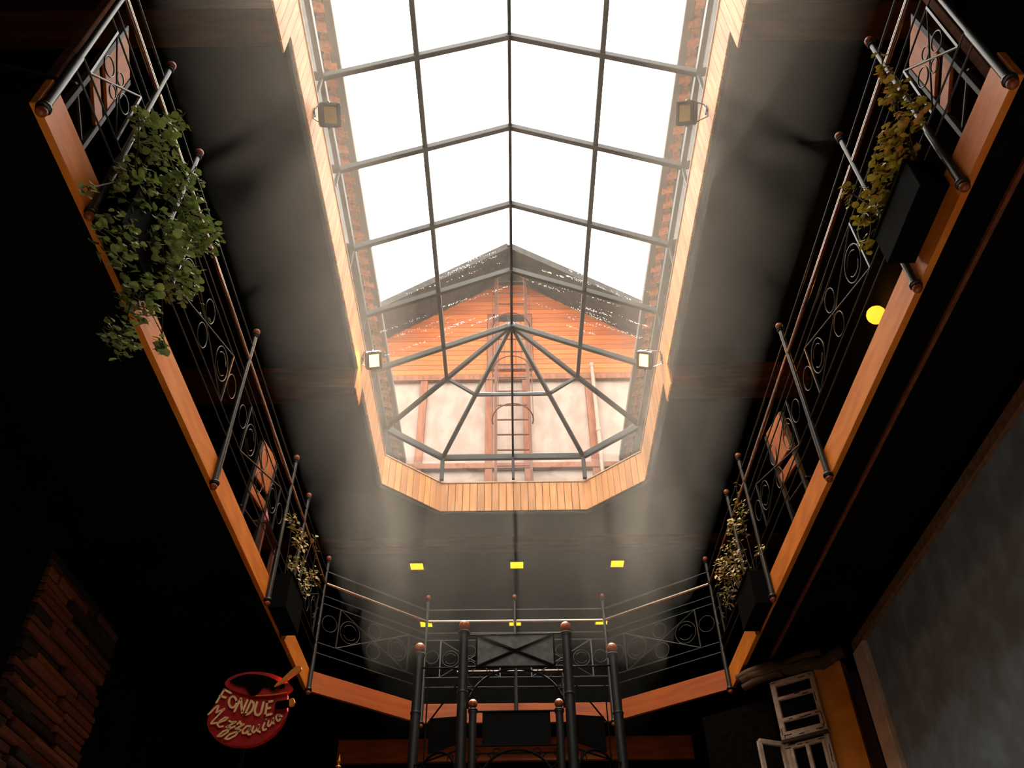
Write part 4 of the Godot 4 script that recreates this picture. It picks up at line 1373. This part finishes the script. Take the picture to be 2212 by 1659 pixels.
func plant(called: String, label: String, kind: String, blobs: Array, r: float, singles: int, rest: int, round_: bool, vines: Array, box_at: Vector3, box_len: float, box_h: float) -> void:
	var where: String = "left" if box_at.x < 0 else "right"
	var b := thing("planter_box", "dark planter trough hung outside the %s railing, %s" % [where, "near the camera" if box_at.z > -4 else "at the far end"], "planter", box_at)
	var m := MB.new()
	for s in [-1.0, 1.0]:
		m.box(Vector3(s * 0.06, 0, -box_len * 0.5), Vector3(s * 0.075, box_h, box_len * 0.5), 0.003)
		m.box(Vector3(-0.06, 0, s * (box_len * 0.5 - 0.015)), Vector3(0.06, box_h, s * box_len * 0.5), 0.003)
	m.box(Vector3(-0.06, 0, -box_len * 0.5 + 0.015), Vector3(0.06, box_h - 0.05, box_len * 0.5 - 0.015))
	obj("trough", m, M.planter, b)
	m = MB.new()
	for s in [-1.0, 1.0]:
		m.box(Vector3(s * 0.055, box_h, -box_len * 0.5), Vector3(s * 0.085, box_h + 0.015, box_len * 0.5), 0.003)
	obj("rim", m, M.planter, b)
	m = MB.new()
	var back := signf(box_at.x)
	for z in [-0.3, 0.3]:
		m.box(Vector3(back * 0.05, box_h - 0.06, z * box_len - 0.012), Vector3(back * 0.115, box_h - 0.04, z * box_len + 0.012))
	obj("bracket", m, M.black_sheet, b)
	var t := thing(called, label, "plant", box_at + Vector3(0, box_h - 0.05, 0))
	# stems from the trough to each clump
	m = MB.new()
	for q in blobs:
		var c := W(q[0], q[1], q[2]) - t.position
		var root := Vector3(0, 0, clampf(c.z, -box_len * 0.4, box_len * 0.4))
		m.tube([root, root.lerp(c, 0.5) + Vector3(0, 0.10, 0), c], 0.004, 5)
		for k in 4:
			var e: Vector3 = c + Vector3(rng.randf_range(-1, 1), rng.randf_range(-1, 1), rng.randf_range(-1, 1)) * q[3] * 0.8
			m.tube([c, c.lerp(e, 0.5) + Vector3(0, 0.01, 0), e], 0.0025, 4)
	var leaves := []
	for vn in vines:
		var p := []
		for q in vn:
			p.append(W(q[0], q[1], q[2]) - t.position)
		m.tube(p, 0.003, 5)
		for k in 7:
			var f := k / 6.0 * (p.size() - 1)
			var i := mini(int(f), p.size() - 2)
			leaves.append((p[i] as Vector3).lerp(p[i + 1], f - i) + Vector3(rng.randf_range(-0.02, 0.02), rng.randf_range(-0.03, 0.02), rng.randf_range(-0.02, 0.02)))
	obj("stem", m, M.stem, t)
	var total := 0.0
	for q in blobs:
		total += q[3] * q[3]
	var count := singles + rest
	for q in blobs:
		var nn := roundi((count - vines.size() * 7) * q[3] * q[3] / total)
		for k in nn:
			var d := Vector3(rng.randfn(), rng.randfn(), rng.randfn()).normalized()
			var rad: float = q[3] * pow(rng.randf(), 0.3)
			leaves.append(W(q[0], q[1], q[2]) - t.position + Vector3(d.x * 0.75, d.y, d.z) * rad)
	# the leaves toward the atrium and the camera are singled out
	var side := signf(-box_at.x)
	leaves.sort_custom(func(a, c): return a.x * side + a.z * 0.3 - a.y * 0.25 > c.x * side + c.z * 0.3 - c.y * 0.25)
	var lm := leaf_mesh(r, round_)
	var mats: Array = M.leaf[kind]
	var xf := []
	for p in leaves:
		var up := Vector3(rng.randf_range(-0.7, 0.7) + side * 0.45, 0.8, rng.randf_range(-0.7, 0.7) + 0.35).normalized()
		var fw := up.cross(Vector3(rng.randf_range(-1, 1), rng.randf_range(-0.3, 0.3), rng.randf_range(-1, 1))).normalized()
		var bs := Basis(fw, up, fw.cross(up)).scaled(Vector3.ONE * rng.randf_range(0.65, 1.25))
		xf.append(Transform3D(bs, p))
	for k in mini(singles, xf.size()):
		var o := obj("leaf", lm, mats[rng.randi_range(0, mats.size() - 1)], t)
		o.transform = xf[k]
	if xf.size() > singles:
		var mm := MultiMesh.new()
		mm.transform_format = MultiMesh.TRANSFORM_3D
		mm.mesh = lm
		mm.instance_count = xf.size() - singles
		for k in mm.instance_count:
			mm.set_instance_transform(k, xf[singles + k])
		var mi := MultiMeshInstance3D.new()
		mi.multimesh = mm
		mi.material_override = mats[0]
		mi.name = "inner_leaves"
		mi.set_meta("kind", "stuff")
		t.add_child(mi, true)


# ---------------------------------------------------------------- furniture on the balcony
func furniture() -> void:
	chair(W(-2.42, 3.58, 6.08), -0.15, "orange wooden chair against the left railing's middle bay")
	chair(W(-2.42, 3.58, 2.22), 0.3, "orange wooden chair behind the left railing nearest the camera")
	chair(W(2.58, 3.58, 5.78), 0.15, "orange wooden chair against the right railing's middle bay")
	chair(W(2.60, 3.58, 2.2), -0.3, "orange wooden chair behind the right railing nearest the camera")
	var m := MB.new()
	for row in [[-2.36, 2.14, "slim brown timber post rising behind the left railing nearest the camera"], [2.42, 2.03, "slim brown timber post rising behind the right railing nearest the camera"]]:
		m = MB.new()
		m.box(W(row[0] - 0.03, 3.58, row[1] - 0.03), W(row[0] + 0.03, 6.5, row[1] + 0.03), 0.004)
		tag(obj("timber_post", m, M.beam), row[2], "post")
	var t := thing("cafe_table", "small dark table behind the left railing at the far planter", "table", W(-2.50, 3.58, 6.72))
	m = MB.new()
	m.box(Vector3(-0.28, 0.68, -0.24), Vector3(0.28, 0.71, 0.24), 0.006)
	obj("tabletop", m, M.post_wood, t)
	for sx in [-1.0, 1.0]:
		for sz in [-1.0, 1.0]:
			m = MB.new()
			m.box(Vector3(sx * 0.22, 0, sz * 0.19), Vector3(sx * 0.26, 0.68, sz * 0.23), 0.003)
			obj("leg", m, M.post_wood, t)
	for row in [[0.21, -0.12, "red ceramic bottle on the cafe table, nearer the far planter"], [0.18, 0.05, "red ceramic bottle on the cafe table, nearer the camera"]]:
		m = MB.new()
		m.lathe(W(-2.50 + row[0], 3.58 + 0.71, 6.72 + row[1]), Vector3.UP, [[0.0, 0.0], [0.035, 0.0], [0.04, 0.02], [0.04, 0.10], [0.015, 0.14], [0.013, 0.19], [0.018, 0.195], [0.0, 0.195]], 12)
		tag(obj("bottle", m, M.red_glaze), row[2], "bottle")


func chair(at: Vector3, turn: float, label: String) -> void:
	var t := thing("wooden_chair", label, "chair", at, "chairs on the balcony")
	t.rotation.y = turn
	var m := MB.new()
	m.box(Vector3(-0.20, 0.43, -0.20), Vector3(0.20, 0.46, 0.20), 0.01)
	obj("seat", m, M.chair_frame, t)
	var s := -signf(at.x)   # the back stands on the atrium side
	for z in [-1.0, 1.0]:
		m = MB.new()
		m.bar(Vector3(-s * 0.17, 0, z * 0.17), Vector3(-s * 0.17, 0.44, z * 0.17), 0.035, 0.035, Vector3.RIGHT, 0.003)
		obj("leg", m, M.chair_frame, t)
		m = MB.new()
		m.bar(Vector3(s * 0.18, 0, z * 0.17), Vector3(s * 0.23, 1.15, z * 0.17), 0.035, 0.035, Vector3.RIGHT, 0.003)
		obj("leg", m, M.chair_frame, t)
	m = MB.new()
	m.obox(Vector3(s * 0.222, 0.98, 0), Vector3(0.010, 0, 0), Vector3(s * 0.008, 0.19, 0), Vector3(0, 0, 0.155), 0.004)
	obj("backrest", m, M.chair, t)
	m = MB.new()
	m.obox(Vector3(s * 0.21, 0.66, 0), Vector3(0.010, 0, 0), Vector3(s * 0.003, 0.05, 0), Vector3(0, 0, 0.155), 0.004)
	obj("back_rail", m, M.chair, t)
